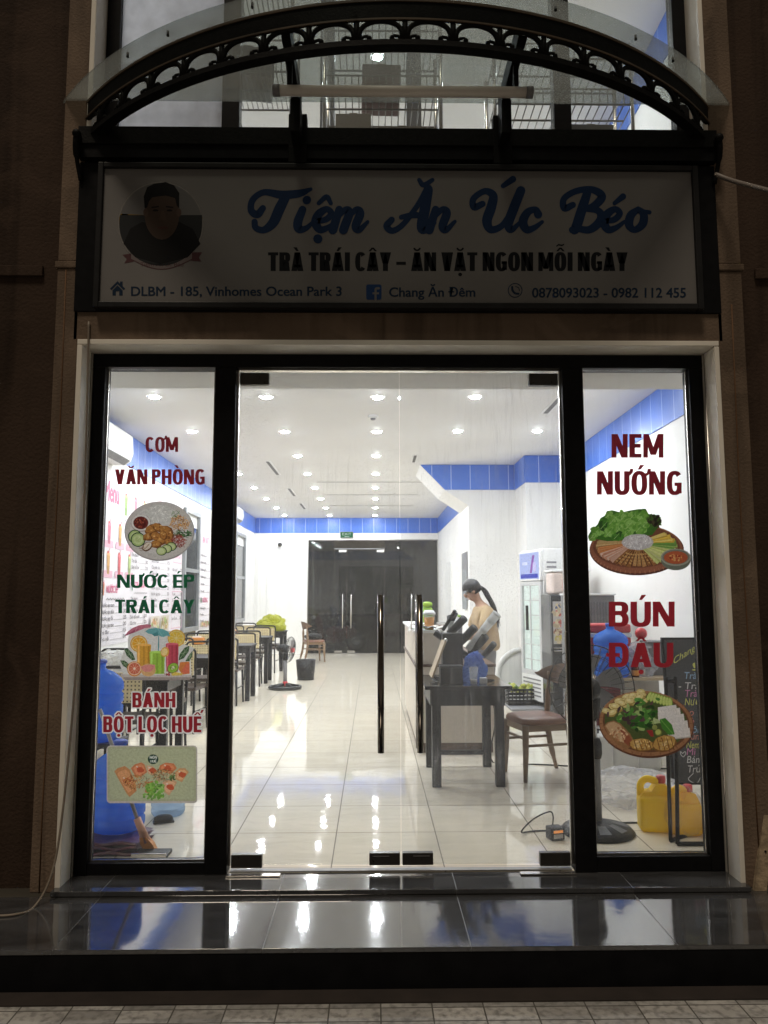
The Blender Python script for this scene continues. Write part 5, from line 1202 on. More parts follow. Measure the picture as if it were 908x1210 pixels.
t = thing('adapter', 'small cream power adapter at the front of the side table', 'adapter', (at(571, 803, 1.86).x, 1.84, TT)); MB().box(-.028, .028, -.02, .02, 0, .048, .006).build('plug_body', 'white_plastic', t); MB().tube(crom([(.02, .02, .02), (.08, .06, .012), (.10, .14, .012), (.02, .2, .010)], 6), .005, 6).build('cord', 'rubber', t)
o = MB().tube(crom([(.50, 1.86, TT + .008), (.47, 1.95, TT + .02), (.52, 2.02, TT + .01), (.48, 2.1, TT + .03), (.55, 2.12, TT + .01)], 8), .007, 6).build('cable', 'rubber', org=(.5, 1.95, TT)); tag(o, 'coiled black cable on the left of the side table', 'cable')

# ================================================================== WOODEN CHAIRS
def wooden_chair(label, loc, rz, group):
    t = thing('wooden_chair', label, 'chair', loc, rz, group)
    pr = [(.215 * math.cos(a) * (1 if abs(math.cos(a)) < .7 else 1.03), .21 * math.sin(a)) for a in [2 * math.pi * k / 32 for k in range(32)]]
    sq = [(math.copysign(abs(math.cos(a)) ** .55, math.cos(a)) * .225, math.copysign(abs(math.sin(a)) ** .55, math.sin(a)) * .215) for a in [2 * math.pi * k / 40 for k in range(40)]]
    MB().rings([[Vector((x * s, y * s, z)) for x, y in sq] for s, z in ((.95, .425), (1.0, .435), (1.0, .452), (.95, .47), (.75, .482), (.3, .487))]).build('seat', 'leather', t)
    MB().box(-.19, .19, -.19, -.165, .375, .4245, .004).box(-.19, .19, .165, .19, .375, .4245, .004).box(-.19, -.165, -.163, .163, .375, .4245, .004).box(.165, .19, -.163, .163, .375, .4245, .004).build('seat_rail', 'wood', t)
    for s in (-1, 1):
        MB().tube([(s * .18, -.18, .424), (s * .185, -.185, .2), (s * .19, -.195, 0)], [.027, .023, .016], 10).build('leg', 'wood', t)
        MB().tube(crom([(s * .20, .27, 0), (s * .188, .21, .22), (s * .182, .185, .43), (s * .172, .195, .60), (s * .155, .200, .80)], 5), [.016] * 3 + [.024] * 14 + [.016] * 4, 10).build('leg', 'wood', t)
        MB().cyl((s * .184, -.18, .27), (s * .186, .195, .27), .011, n=8).build('stretcher', 'wood', t)
    MB().cyl((-.183, -.18, .32), (.183, -.18, .32), .011, n=8).build('stretcher', 'wood', t)
    def back(u, v, o):
        s_ = -math.cos(math.pi * u); x = .235 * s_; k = 1 - s_ * s_; h = .055 + .03 * k
        return Vector((x, .235 + .13 * (k - 1) + .02 + o + .04 * (v - .5), .79 + (v - .5) * 2 * h * (abs(1 - abs(s_) ** 2.6) ** .5)))
    b = MB(); b.sheet(lambda u, v: back(u, v, 0), 28, 8); b.sheet(lambda u, v: back(u, v, .018), 28, 8)
    b.build('backrest', 'dark_wood' if False else wood_mat('walnut_back', (.10, .055, .03), (.18, .105, .06), .35, (3, 3, 14)), t)
    return t
WCG = 'wooden chairs with leather seats'
wooden_chair('walnut chair with brown leather seat beside the black side table', (1.315, 2.12, 0), R(-76), WCG)
wooden_chair('walnut chair holding a black bag by the dark back doors', (-1.30, 12.95, 0), R(110), WCG)
t = thing('shoulder_bag', 'black bag lying on the wooden chair at the back', 'bag', (-1.30, 12.9, .485)); lumpy((0, 0, 0), (.19, .15, .08), 12, .15).build('body', 'rubber', t); MB().tube(crom([(-.12, 0, .1), (-.05, -.08, .17), (.06, -.05, .16), (.13, 0, .1)], 6), .012, 6).build('strap', 'rubber', t)

# ================================================================== PEDESTAL FANS
def cage(c, r, dep, X, wire=.0017, nsp=34):
    b = MB()
    for k in range(nsp):
        a = 2 * math.pi * k / nsp
        b.tube([X @ Vector((q * math.cos(a), z, q * math.sin(a))) + c for q, z in ((.05, -dep), (r * .55, -dep * .92), (r * .93, -dep * .45), (r, 0), (r * .93, dep * .45), (r * .5, dep * .9))], wire, 4)
    for q, z in ((r, 0), (r * .75, -dep * .75), (r * .4, -dep * .95), (r * .75, dep * .7)): b.tube([X @ Vector((q * math.cos(k * .1745), z, q * math.sin(k * .1745))) + c for k in range(36)], wire * (2.2 if q == r else 1.2), 5, True)
    return b
def fan(name, label, loc, head, r, rz, tilt, poletop, accent, base='round'):
    t = thing(name, label, 'fan', loc, 0, 'pedestal fans')
    if base == 'round':
        MB().lathe([(.215, 0), (.222, .012), (.20, .035), (.10, .058), (.05, .075)], 36).build('base', 'rubber', t)
        b = MB()
        for a in range(0, 360, 45): b.prism([(.09, -.022), (.18, -.035), (.18, .035), (.09, .022)], lambda x, y, d: Matrix.Rotation(R(a), 3, 'Z') @ Vector((x, y, d + (.062 - (x - .09) * .26))), 0, .0012)
        b.build('base_vent', flat('fan_base_vent', (.10, .10, .10)), t)
    else:
        b = MB(); b.tube([(.235 * math.cos(k * .2618), .235 * math.sin(k * .2618), .03) for k in range(24)], .026, 8, True)
        for a in (45, 135, 225, 315): b.tube([(0, 0, .075), (.235 * math.cos(R(a)), .235 * math.sin(R(a)), .03)], [.03, .022], 8)
        b.build('base', 'rubber', t); MB().lathe([(.05, .05), (.04, .10), (.025, .13)], 16).build('base_collar', accent, t)
    MB().cyl((0, 0, .06), (0, 0, .46), .030, n=16).build('outer_pole', 'grey_plastic', t); MB().cyl((0, 0, .44), (0, 0, poletop), .016, n=14).build('inner_pole', 'steel', t)
    MB().lathe([(.036, .44), (.042, .47), (.042, .53), (.03, .56)], 18).build('height_knob', 'rubber', t)
    MB().tube([(0, 0, poletop - .02), (0, .0, poletop + .10)], [.03, .042], 14).build('control_neck', 'rubber', t)
    c = Vector(head); X = Matrix.Rotation(R(rz), 3, 'Z') @ Matrix.Rotation(R(tilt), 3, 'X')
    MB().tube([c + X @ Vector((0, .02, 0)), c + X @ Vector((0, .10, 0)), c + X @ Vector((0, .20, 0))], [.06, .07, .045], 18).build('motor', 'rubber', t)
    cage(c, r, .07, X).build('wire_guard', 'rubber', t)
    for k in range(5):
        a0 = k * 72
        def bl(u, v):
            a = R(a0 + 52 * (v - .5) * (1.1 - .3 * u) + 18 * u); q = r * (.16 + .62 * u); return c + X @ Vector((q * math.cos(a), -.03 + .04 * (v - .5), q * math.sin(a)))
        MB().sheet(bl, 8, 6).build('blade', flat('fan_blade', (.34, .34, .35), .3), t)
    MB().tube([c + X @ Vector((0, -.03, 0)), c + X @ Vector((0, -.078, 0))], [.045, .03], 16).build('hub_cap', accent, t)
    return t
fx = atz(729, 997, 0.0)
fan('pedestal_fan', 'black pedestal fan just inside the right window', (1.36, .62, 0), (.0, .05, .86), .26, 158, 0, .70, 'rubber')
fan('pedestal_fan', 'black and red pedestal fan standing in the aisle by the dining tables', (-1.36, 7.95, 0), (.06, .02, .60), .20, 80, 8, .55, 'red', 'ring')
o = MB().lathe([(.14, 0), (.17, .34), (.165, .34), (.135, .01)], 22, caps=(True, False)).build('waste_basket', 'rubber', org=(0, 0, 0)); o.location = (-1.16, 9.3, 0); tag(o, 'dark wire waste basket at the aisle end of a dining table', 'basket')

# ================================================================== FRIDGES, BASIN, CRATE
fr = thing('display_fridge', 'tall white display fridge with lit glass door and screen header', 'fridge', (2.06, 5.90, 0), R(-75.5))
# local: front faces -Y, width along X
fw, fd, fh = .62, .60, 2.03
MB().box(-fw / 2, fw / 2, .03, fd, .08, fh, .01).build('cabinet', 'white_plastic', fr)
MB().box(-fw / 2, fw / 2, -.012, .029, 1.62, fh - .02, .008).build('header', 'white_plastic', fr)
P = Print(lambda u, v, d: Vector((u, -.0125 - d, v)))
MB().box(-fw / 2 + .03, fw / 2 - .03, -.0155, -.0124, 1.645, fh - .045).build('screen', emit('screen_light', (.55, .62, 1.0), 1.1), fr)
P = Print(lambda u, v, d: Vector((u, -.0158 - d, v))); P.poly([(-.25, 1.655), (.25, 1.655), (.25, 1.71), (-.25, 1.71)], (.06, .08, .45)); P.poly([(.02, 1.72), (.10, 1.95), (.17, 1.95), (.08, 1.72)], (.35, .12, .42)); P.ell(.16, 1.80, .05, .07, (.75, .7, .9)); P.poly([(-.2, 1.83), (-.04, 1.83), (-.04, 1.87), (-.2, 1.87)], (.85, .87, .95)); P.build('screen_picture', fr)
d = MB(); d.box(-fw / 2 + .01, -fw / 2 + .06, -.01, .029, .42, 1.61, .004).box(fw / 2 - .06, fw / 2 - .01, -.01, .029, .42, 1.61, .004).box(-fw / 2 + .0605, fw / 2 - .0605, -.01, .029, .42, .47).box(-fw / 2 + .0605, fw / 2 - .0605, -.01, .029, 1.56, 1.61)
dr = d.build('door', flat('fridge_door_grey', (.55, .55, .55), .3), fr)
MB().box(-fw / 2 + .061, fw / 2 - .061, .004, .010, .471, 1.559).build('pane', 'side_pane', dr)
MB().box(-.012, .012, -.0105, .0, .471, 1.559).build('mullion', flat('fridge_door_grey', (.55, .55, .55), .3), dr)
MB().box(-.075, -.045, -.045, -.0105, .98, 1.30, .008).build('handle', 'rubber', dr)
MB().box(-fw / 2 + .065, fw / 2 - .065, .0245, .0285, .475, 1.555).build('light_panel', 'fridge_glow', fr)
for k in range(5): MB().box(-fw / 2 + .07, fw / 2 - .07, .0125, .0240, .60 + k * .19, .612 + k * .19).build('shelf', 'white_plastic', fr)
b = MB(); b.box(-fw / 2 + .01, fw / 2 - .01, -.008, .029, .10, .415, .004); gr = b.build('kick_grille', 'white_plastic', fr)
b = MB()
for k in range(5): b.box(-fw / 2 + .06, fw / 2 - .06, -.0115, -.0082, .15 + k * .05, .17 + k * .05)
b.build('grille_slat', 'grey_plastic', gr)
for s in (-1, 1): MB().cyl((s * .25, .1, 0), (s * .25, .1, .08), .025, n=12).build('foot', 'rubber', fr)
P = Print(lambda u, v, d: Vector((fw / 2 + .0004 + d, u, v)))
for z in (1.84, 1.78, 1.73): P.poly([(.08, z), (.22, z), (.22, z + .025), (.08, z + .025)], (.22, .22, .24))
P.build('rating_plate', fr, 'ink_wall')
f2 = thing('black_fridge', 'black two-door fridge with a picture stuck on its side', 'fridge', (2.38, 5.02, 0))
MB().box(-.27, .33, 0, .50, .04, 1.44, .012).build('cabinet', mat('glossy_black_panel', (.035, .035, .037), .18, var=.3), f2)
MB().box(-.27, .33, -.05, -.002, .06, .78, .01).build('door', mat('glossy_black_panel2', (.05, .05, .052), .15, var=.3), f2); MB().box(-.27, .33, -.05, -.002, .80, 1.43, .01).build('door', mat('glossy_black_panel3', (.05, .05, .052), .15, var=.3), f2)
MB().box(-.25, .31, -.075, -.0505, .772, .792, .004).build('handle', 'steel', f2); MB().box(-.25, .31, -.07, -.0505, .806, .822, .004).build('handle', 'steel', f2)
P = Print(lambda u, v, d: Vector((u, -.0506 - d, v))); P.poly([(-.25, .86), (-.13, .86), (-.13, 1.36), (-.25, 1.36)], (.45, .42, .40)); 
for z, c in ((1.30, (.1, .12, .2)), (1.22, (.5, .12, .1)), (1.10, (.55, .14, .12)), (1.0, (.3, .12, .08)), (.92, (.5, .42, .1))): P.scatter(-.19, z, .05, .035, 14, .03, [c, (.55, .45, .3)])
P.build('picture', f2, 'ink_wall')
t = thing('rice_cooker', 'pale pink box-shaped appliance on top of the black fridge', 'appliance', (2.42, 5.1, 1.442)); MB().box(-.26, .2, 0, .36, 0, .27, .035, seg=3).build('casing', mat('blush_plastic', (.72, .60, .54), .4), t); MB().box(-.27, .21, -.01, .37, .2705, .30, .012).build('lid', 'white_plastic', t); MB().box(-.14, .12, -.012, -.0005, .04, .18, .004).build('door', 'pink', t)
bs = thing('round_basin', 'large round white basin standing on edge against the wall', 'basin', (2.03, 6.36, .36)); X = Matrix.Rotation(R(86), 4, 'X')
MB().lathe([(.36, -.0), (.375, .012), (.36, .03), (.31, .02), (.30, -.10), (.26, -.14), (.0, -.145)], 48, X).build('bowl', mat('basin_metal', (.62, .62, .60), .3, var=.05), bs)
cr_ = thing('plastic_crate', 'black plastic crate of limes in front of the white basin', 'crate', (1.93, 5.98, .03))
b = MB(); w, dd, h = .20, .14, .21
for k in range(5):
    z = .005 + k * .045
    b.box(-w, w, -dd, -dd + .012, z, z + .022).box(-w, w, dd - .012, dd, z, z + .022).box(-w, -w + .012, -dd + .0125, dd - .0125, z, z + .022).box(w - .012, w, -dd + .0125, dd - .0125, z, z + .022)
for k in range(9): x = -w + .002 + k * (2 * w - .016) / 8; b.box(x, x + .012, -dd - .003, -dd - .0005, 0, h).box(x, x + .012, dd + .0005, dd + .003, 0, h)
b.box(-w + .013, w - .013, -dd + .013, dd - .013, 0, .01); b.build('crate_shell', 'rubber', cr_)
lm = MB().use(flat('lime_skin', (.40, .42, .07), .5)); lm.use(flat('leaf_green', (.12, .2, .04), .5)); rnd = random.Random(4)
o = MB(); o.use(M['lime_skin'])
for k in range(46):
    o.use(M['lime_skin'] if rnd.random() < .7 else M['leaf_green']); o.sphere((rnd.uniform(-w + .04, w - .04), rnd.uniform(-dd + .035, dd - .035), .17 + rnd.uniform(-.02, .07)), rnd.uniform(.022, .034), u=10, v=7)
lm.bm.free(); o = o.build('lime_heap', org=(0, 0, 0)); o.location = (1.93, 5.98, .03); tag(o, 'heap of yellow-green limes filling the black crate', 'limes', kind='stuff')
o = MB().box(1.72, 2.30, 5.55, 6.48, 0.0, .028, .005).build('floor_mat', flat('grey_floor_mat', (.26, .26, .27), .6), org=(2.0, 6.0, 0)); tag(o, 'low grey mat under the crate and the display fridge', 'mat')

# ================================================================== RIGHT WINDOW CORNER
wt = thing('pale_table', 'pale wood table against the right wall behind the BÚN ĐẬU lettering', 'table', (2.28, 2.85, 0), world=True)
MB().box(1.85, 2.70, 2.55, 3.15, .695, .72, .003).build('table_top', 'pale_wood', wt)
for x in (1.90, 2.65):
    for y in (2.60, 3.10): MB().box(x - .02, x + .02, y - .02, y + .02, 0, .6945).build('leg', 'white_plastic', wt)
MB().box(1.92, 2.63, 3.08, 3.10, .30, .6945).build('back_panel', 'white_plastic', wt)
def bottle(name, label, loc, h, r, m, cap, water=None):
    t = thing(name, label, 'water bottle', loc, 0, None)
    pr = [(r * .86, 0), (r * .97, .015), (r, .04)]
    for k in range(4): z = h * (.12 + .15 * k); pr += [(r, z), (r * .93, z + h * .02), (r * .93, z + h * .04), (r, z + h * .06)]
    pr += [(r, h * .70), (r * .90, h * .77), (r * .62, h * .84), (r * .30, h * .885), (r * .24, h * .90), (r * .24, h * .97)]
    MB().lathe(pr, 36).build('shell', m, t)
    MB().lathe([(r * .28, h * .965), (r * .28, h), (r * .2, h * 1.012)], 18).build('cap', cap, t)
    if water: MB().lathe([(r * .8, .01), (r * .93, .05), (r * .93, h * .6)], 28).build('water', water, t)
    return t
bottle('water_bottle', 'blue water bottle standing on the pale wood table', (2.10, 2.66, .7205), .46, .150, 'blue_bottle', flat('blue_cap', (.03, .09, .5)))
ic = thing('cool_box', 'red and white cool box behind the blue bottle on the pale table', 'cool box', (2.10, 2.98, .7205)); MB().box(-.24, .24, -.15, .15, 0, .17, .015).build('body', flat('cooler_blue', (.20, .34, .44), .4), ic); MB().box(-.242, .242, -.152, .152, .1705, .33, .012).build('wall', 'red', ic); MB().box(-.25, .25, -.16, .16, .3305, .37, .012).build('rim', 'white_plastic', ic); MB().box(-.245, .245, -.155, .155, .3705, .45, .02).build('lid', 'red', ic)
bag('plastic_bag', (2.36, 2.72, .7205), (.13, .11, .15), 21, 'bag', 'clear plastic bag of food on the pale table beside the blue bottle')
t = thing('steamed_bun_bag', 'pinkish wrapped loaf behind the clear bag on the pale table', 'loaf', (2.40, 2.98, .7205)); lumpy((0, 0, 0), (.12, .10, .16), 8, .08).build('loaf', mat('bread_tan', (.50, .36, .30), .6), t); MB().sphere((.07, -.04, .36), .055).build('knot', 'red', t)
t = thing('sauce_jar', 'small jar with an orange label at the front of the pale table', 'jar', (2.29, 2.60, .7205)); MB().lathe([(.032, 0), (.034, .08), (.025, .10)], 16).build('jar_body', flat('dark_sauce', (.10, .04, .02), .2), t); MB().lathe([(.0345, .015), (.0345, .06)], 16, caps=(False, False)).build('jar_label', 'orange', t); MB().lathe([(.028, .1005), (.028, .12)], 14).build('lid', 'rubber', t)
t = thing('storage_bin', 'dark grey plastic bin at the end of the pale table', 'bin', (2.56, 2.82, .7205)); MB().lathe([(.11, 0), (.14, .28), (.135, .28), (.105, .01)], 4, Matrix.Rotation(R(45), 4, 'Z'), caps=(True, False), smooth=False).build('bin_body', 'grey_plastic', t); MB().box(-.11, .11, -.11, .11, .2805, .30, .006).build('lid', flat('bin_lid', (.12, .12, .125)), t)
gc = thing('grey_cabinet', 'tall grey ribbed cabinet behind the red cool box', 'cabinet', (2.30, 3.75, 0)); MB().box(-.26, .19, 0, .45, 0, 1.43, .008).build('carcass', flat('ribbed_grey', (.17, .17, .175), .4), gc)
b = MB()
for k in range(14): b.box(-.25 + k * .031, -.235 + k * .031, -.006, -.0005, .05, 1.36)
b.build('rib', flat('rib_grey', (.12, .12, .125), .4), gc); MB().box(-.27, .20, -.012, .46, 1.4305, 1.45, .004).build('top', 'white_plastic', gc)
mx = thing('maroon_carton', 'dark red carton standing under the pale table', 'carton', (2.02, 2.80, 0)); MB().box(-.13, .15, -.16, .16, .30, .66, .006).build('carton_wall', flat('maroon_card', (.17, .035, .045), .6), mx); MB().box(-.12, .14, -.15, .15, 0, .2995, .004).build('stand', 'white_plastic', mx)
for k, (x, y, w_, h_) in enumerate(((1.72, 2.05, .12, .30), (1.95, 2.08, .11, .28), (2.15, 2.1, .10, .26))):
    t = thing('jerrycan', ['white jerrycan nearest the chair under the pale table', 'white jerrycan in the middle under the pale table', 'white jerrycan by the black stand under the pale table'][k], 'jerrycan', (x + .12, y + .25, 0), 0, 'white jerrycans under the pale table'); MB().box(-w_, w_, -.10, .10, 0, h_, .035, seg=3).build('canister', 'white_plastic', t); MB().lathe([(.03, h_), (.03, h_ + .035)], 14).build('cap', 'grey_plastic', t)
# chalkboard
cb = thing('chalkboard', 'black chalkboard with coloured handwritten menu leaning by the right wall', 'chalkboard', (2.46, 1.50, 0), world=True)
CBX = lambda u, v, d: Vector((u, 1.50 + .10 * (v - .08) / 1.05 - d, v))
MB().prism([(2.175, .085), (2.73, .085), (2.73, 1.10), (2.175, 1.10)], CBX, 0, -.02).build('board', 'chalkboard', cb)
b = MB(); b.prism([(2.160, .07), (2.74, .07), (2.74, .0848), (2.160, .0848)], CBX, .004, -.024).prism([(2.160, 1.1002), (2.74, 1.1002), (2.74, 1.115), (2.160, 1.115)], CBX, .004, -.024).prism([(2.160, .085), (2.1748, .085), (2.1748, 1.10), (2.160, 1.10)], CBX, .004, -.024); b.build('board_frame', 'black', cb)
for x in (2.22, 2.69): MB().cyl((x, 1.50, 0), (x, 1.50, .07), .012, n=8).build('leg', 'black', cb)
def cw(px, py, d): v = at(px, py, 1.53); return Vector((v.x, 1.50 + .10 * (v.z - .08) / 1.05 - .0006 - d, v.z))
P = Print(cw); CY, CW_, CPk, CR_, CB_ = (.62, .62, .12), (.60, .60, .60), (.62, .2, .42), (.6, .2, .16), (.25, .42, .62)
import math as _m
def ctext(P, body, x, y, size, c, ang=0.):
    vs, fs = text_data(body, .008); P.d += P.step; w = size * .62 * len(body); ca, sa = _m.cos(R(ang)), _m.sin(R(ang))
    V = [P.bm.verts.new(P.fn(x + (u + .15 * v * size / w) * w * ca + v * size * sa * -1 * -1 * 0 - 0 + v * size * sa * .0, y - v * size * ca - u * w * sa, P.d)) for u, v in vs]
    for f in fs:
        try: g = P.bm.faces.new([V[i] for i in f])
        except ValueError: continue
        for l in g.loops: l[P.cl] = (*c, 1)
ctext(P, 'Chang', 799, 786, 10, CY, 32); ctext(P, '!', 821, 793, 9, CY)
for y, s, c in ((803, 'Trà', CB_), (815, '- Trà', CW_), (824, 'Trà', CPk), (834, 'Nước', CY), (846, 'ao', CR_), (856, 'Bò', CR_), (866, 'Xôi', CB_), (874, 'Bún', CR_), (884, 'Nem', CY), (892, 'Mì', CPk), (901, 'Bánh', CW_), (912, 'Trứng', CW_)): ctext(P, s, 811 - (7 if s[0] == '-' else 0), y, 8, c)
P.brush([(806, 890), (804, 888), (804, 891), (807, 894), (810, 890), (809, 888), (806.5, 890)], .8, CW_); P.brush([(806, 880), (805, 877), (807, 882), (811, 875)], .8, CY); P.brush([(818, 913), (812, 920), (822, 924), (829, 912)], .8, CW_)
P.build('chalk_lettering', cb, 'ink_wall')
# black tubular stand
bsd = thing('metal_stand', 'black tubular metal stand in front of the yellow jugs', 'stand', (1.78, .42, 0), world=True)
l0, l1, r0, r1 = at(793, 995, .42), at(787, 806, .42), atz(808, 1003, .012), at(797, 806, .42)
MB().tube(crom([(l0.x, .42, .012), (l1.x, .42, l1.z - .05), (l1.x + .012, .42, l1.z), (r1.x, .42, l1.z), (r1.x + .008, .42, l1.z - .05), (r0.x, .36, .012)], 6), .0115, 8).build('upright', 'iron', bsd)
MB().tube([(l0.x, .42, .012), (l0.x + .18, .56, .012)], .012, 8).build('foot', 'iron', bsd); MB().tube([(r0.x, .36, .012), (r0.x + .24, .36, .012)], .013, 8).build('foot', 'iron', bsd)
# yellow jugs
def jug(label, loc, rz, m, w_=.11, h_=.30):
    t = thing('yellow_jug', label, 'jug', loc, rz, 'yellow plastic jugs')
    pr = [(-w_, 0), (w_, 0), (w_, h_ * .74), (w_ * .55, h_ * .93), (w_ * .30, h_ * .95), (w_ * .30, h_ * .99), (-w_ * .1, h_ * .99), (-w_ * .1, h_ * .95), (-w_ * .6, h_ * .96), (-w_ * .95, h_ * .86)]
    b = MB(); b.box(-w_, w_, -.07, .07, 0, h_ * .70, .028, seg=3)
    b.prism([(-w_, h_ * .66), (w_ * .98, h_ * .66), (w_ * .60, h_ * .9), (w_ * .25, h_ * .93), (-w_ * .05, h_ * .90), (-w_ * .30, h_ * .78), (-w_ * .72, h_ * .76)], lambda x, z, d: Vector((x, d, z)), -.045, .045)
    b.build('tank', m, t)
    MB().tube(crom([(-w_ * .85, 0, h_ * .68), (-w_ * .80, 0, h_ * .9), (-w_ * .45, 0, h_ * 1.0), (w_ * .15, 0, h_ * .95)], 6), .022, 10).build('handle', m, t)
    MB().lathe([(.028, h_ * .93), (.028, h_ * 1.06), (.02, h_ * 1.075)], 16, Matrix.Translation((w_ * .35, 0, 0))).build('cap', 'red', t)
    return t
jug('bright yellow jug with a red cap inside the right window', (1.735, .66, 0), R(-8), 'yellow', .105, .305)
jug('amber oil jug wrapped in a clear bag beside the bright yellow jug', (1.875, .575, 0), R(12), 'oil', .09, .27)
t = thing('plastic_bag', 'clear plastic bag pulled over the amber oil jug', 'plastic bag', (1.875, .575, 0)); lumpy((0, 0, 0), (.112, .098, .165), 31, .08, 60, 40, True, .12).build('body', plastic_clear('thin_clear_film', (.95, .95, .95), .11, .12), t)
bag('plastic_bag', (1.80, 1.30, 0), (.28, .18, .13), 17, 'bag', 'big crumpled clear plastic bag on the floor behind the yellow jug', False)
for k, (x, y, lb) in enumerate(((2.02, .50, 'dark shoe on the floor at the edge of the right window'), (2.06, .66, 'second dark shoe behind the one at the edge of the right window'))):
    t = thing('shoe', lb, 'shoe', (x, y, 0), R(80 + 20 * k), 'dark shoes by the right window'); lumpy((0, 0, .01), (.13, .05, .045), 40 + k, .06).build('upper', 'grey_plastic', t); MB().box(-.135, .135, -.05, .05, 0, .018, .006).build('sole', 'rubber', t)
# charger with its leads on the floor
ch = thing('charger', 'small black charger with orange light and leads on the floor by the door', 'charger', (1.075, .50, 0), R(15)); MB().box(-.045, .045, -.04, .04, 0, .075, .01).build('casing', 'rubber', ch); MB().box(-.03, .03, -.0412, -.0402, .045, .06).build('indicator', emit('amber_indicator', (1, .35, .08), .7), ch); MB().box(-.03, .03, -.0412, -.0402, .015, .038).build('rating_label', flat('label_grey', (.4, .38, .36)), ch)
MB().tube(crom([(.0, .03, .07), (.01, .04, .12), (-.02, .03, .15), (-.10, .08, .10), (-.16, .12, .02), (-.05, .16, .006), (.15, .12, .006), (.40, .05, .006)], 7), .005, 6).build('lead', 'rubber', ch); MB().tube(crom([(.05, 0, .03), (.12, -.03, .02), (.2, .02, .006), (.15, .07, .006), (.3, .12, .006), (.5, .0, .006)], 7), .005, 6).build('lead', 'rubber', ch)
o = MB().tube(crom([(1.02, 2.6, .7), (1.06, 2.62, .35), (1.03, 2.6, .006), (1.4, 2.5, .006), (2.0, 2.35, .006), (2.7, 2.3, .006)], 8), .006, 6).build('cable', 'rubber', org=(1.5, 2.5, 0)); tag(o, 'thin black cable crossing the floor behind the walnut chair', 'cable')
o = MB().tube(crom([(1.36, .62, .03), (1.5, .78, .006), (1.66, .80, .006), (1.8, .78, .006), (2.3, .9, .006)], 8), .006, 6).build('cable', 'rubber', org=(1.6, .75, 0)); tag(o, 'black power cord on the floor from the fan base', 'cable')

# ================================================================== LEFT WINDOW CORNER
bottle('water_bottle', 'big blue water bottle at the bottom of the left window', (-1.50, .50, .078), .50, .155, 'blue_bottle', flat('blue_cap', (.03, .09, .5)))
bottle('water_bottle', 'blue water bottle with its neck up, standing behind the lower one', (-1.76, .86, .52), .50, .15, 'blue_bottle', flat('blue_cap', (.03, .09, .5)))
t = thing('bottle_rack', 'black wire rack carrying the upper blue bottle', 'rack', (-1.76, .86, 0)); MB().box(-.15, .15, -.15, .15, .49, .518, .004).build('shelf', 'rubber', t)
for sx in (-1, 1):
    for sy in (-1, 1): MB().cyl((sx * .13, sy * .13, 0), (sx * .13, sy * .13, .49), .012, n=8).build('leg', 'rubber', t)
bottle('water_bottle', 'pale clear water bottle beside the big blue one on the floor', (-1.355, 1.08, 0), .34, .11, 'clear_bottle', flat('blue_cap', (.03, .09, .5)))
t = thing('folded_tarpaulin', 'folded maroon plastic sheet under the blue bottles', 'sheet', (-1.45, .47, 0))
for k in range(3): MB().sheet(lambda u, v: Vector((-.25 + .40 * u - .01 * k, -.22 + .34 * v + .012 * k, .012 + .022 * k + .006 * math.sin(13 * u + k * 2) + .004 * math.sin(9 * v + k))), 24, 10).sheet(lambda u, v: Vector((-.25 + .40 * u - .01 * k, -.22 + .012 * k - .012 * math.sin(math.pi * v), .012 + .022 * k + .02 * (v - .5) + .006 * math.sin(13 * u + k * 2))), 24, 4).build('fold', 'maroon', t)
br = thing('broom', 'broom with an orange brush leaning on the blue bottles', 'broom', (-1.3, .3, 0), world=True)
p0, p1, p2 = at(118, 838, .33), at(168, 985, .33), at(182, 1011, .33)
MB().cyl(p0, p1, .0105, n=12).build('stick', flat('stick_grey', (.30, .29, .28), .35), br); MB().cyl(p1 + (p0 - p1) * .12, p1 + (p2 - p1) * .4, .02, .024, n=12).build('socket', flat('salmon_plastic', (.62, .32, .22)), br)
MB().rings([[p1.lerp(p2, .25) + Vector((sx * a, sy * .02, 0)) for sx, sy in ((-1, -1), (1, -1), (1, 1), (-1, 1))] if False else [p1.lerp(p2, q) + Vector((sx * a, sy * .022, 0)) for sx, sy in ((-1, -1), (1, -1), (1, 1), (-1, 1))] for q, a in ((.15, .02), (.45, .034), (1.0, .030))], smooth=False).build('bristles', 'orange', br)
t = thing('dustpan', 'flat black dustpan on the floor beside the broom', 'dustpan', (-1.22, .22, 0)); MB().box(-.10, .09, -.03, .10, .0, .02, .004).build('pan', 'rubber', t); MB().box(-.10, .09, -.042, -.031, 0, .035, .003).build('lip', 'steel', t)
t = thing('sandal', 'black sandal lying on the tiles behind the left window', 'sandal', (atz(197, 972, 0).x - .02, atz(197, 972, 0).y, 0), R(20)); lumpy((0, 0, 0), (.06, .035, .03), 51, .12).build('upper', 'rubber', t); MB().box(-.065, .065, -.034, .034, 0, .012, .005).build('sole', 'rubber', t)

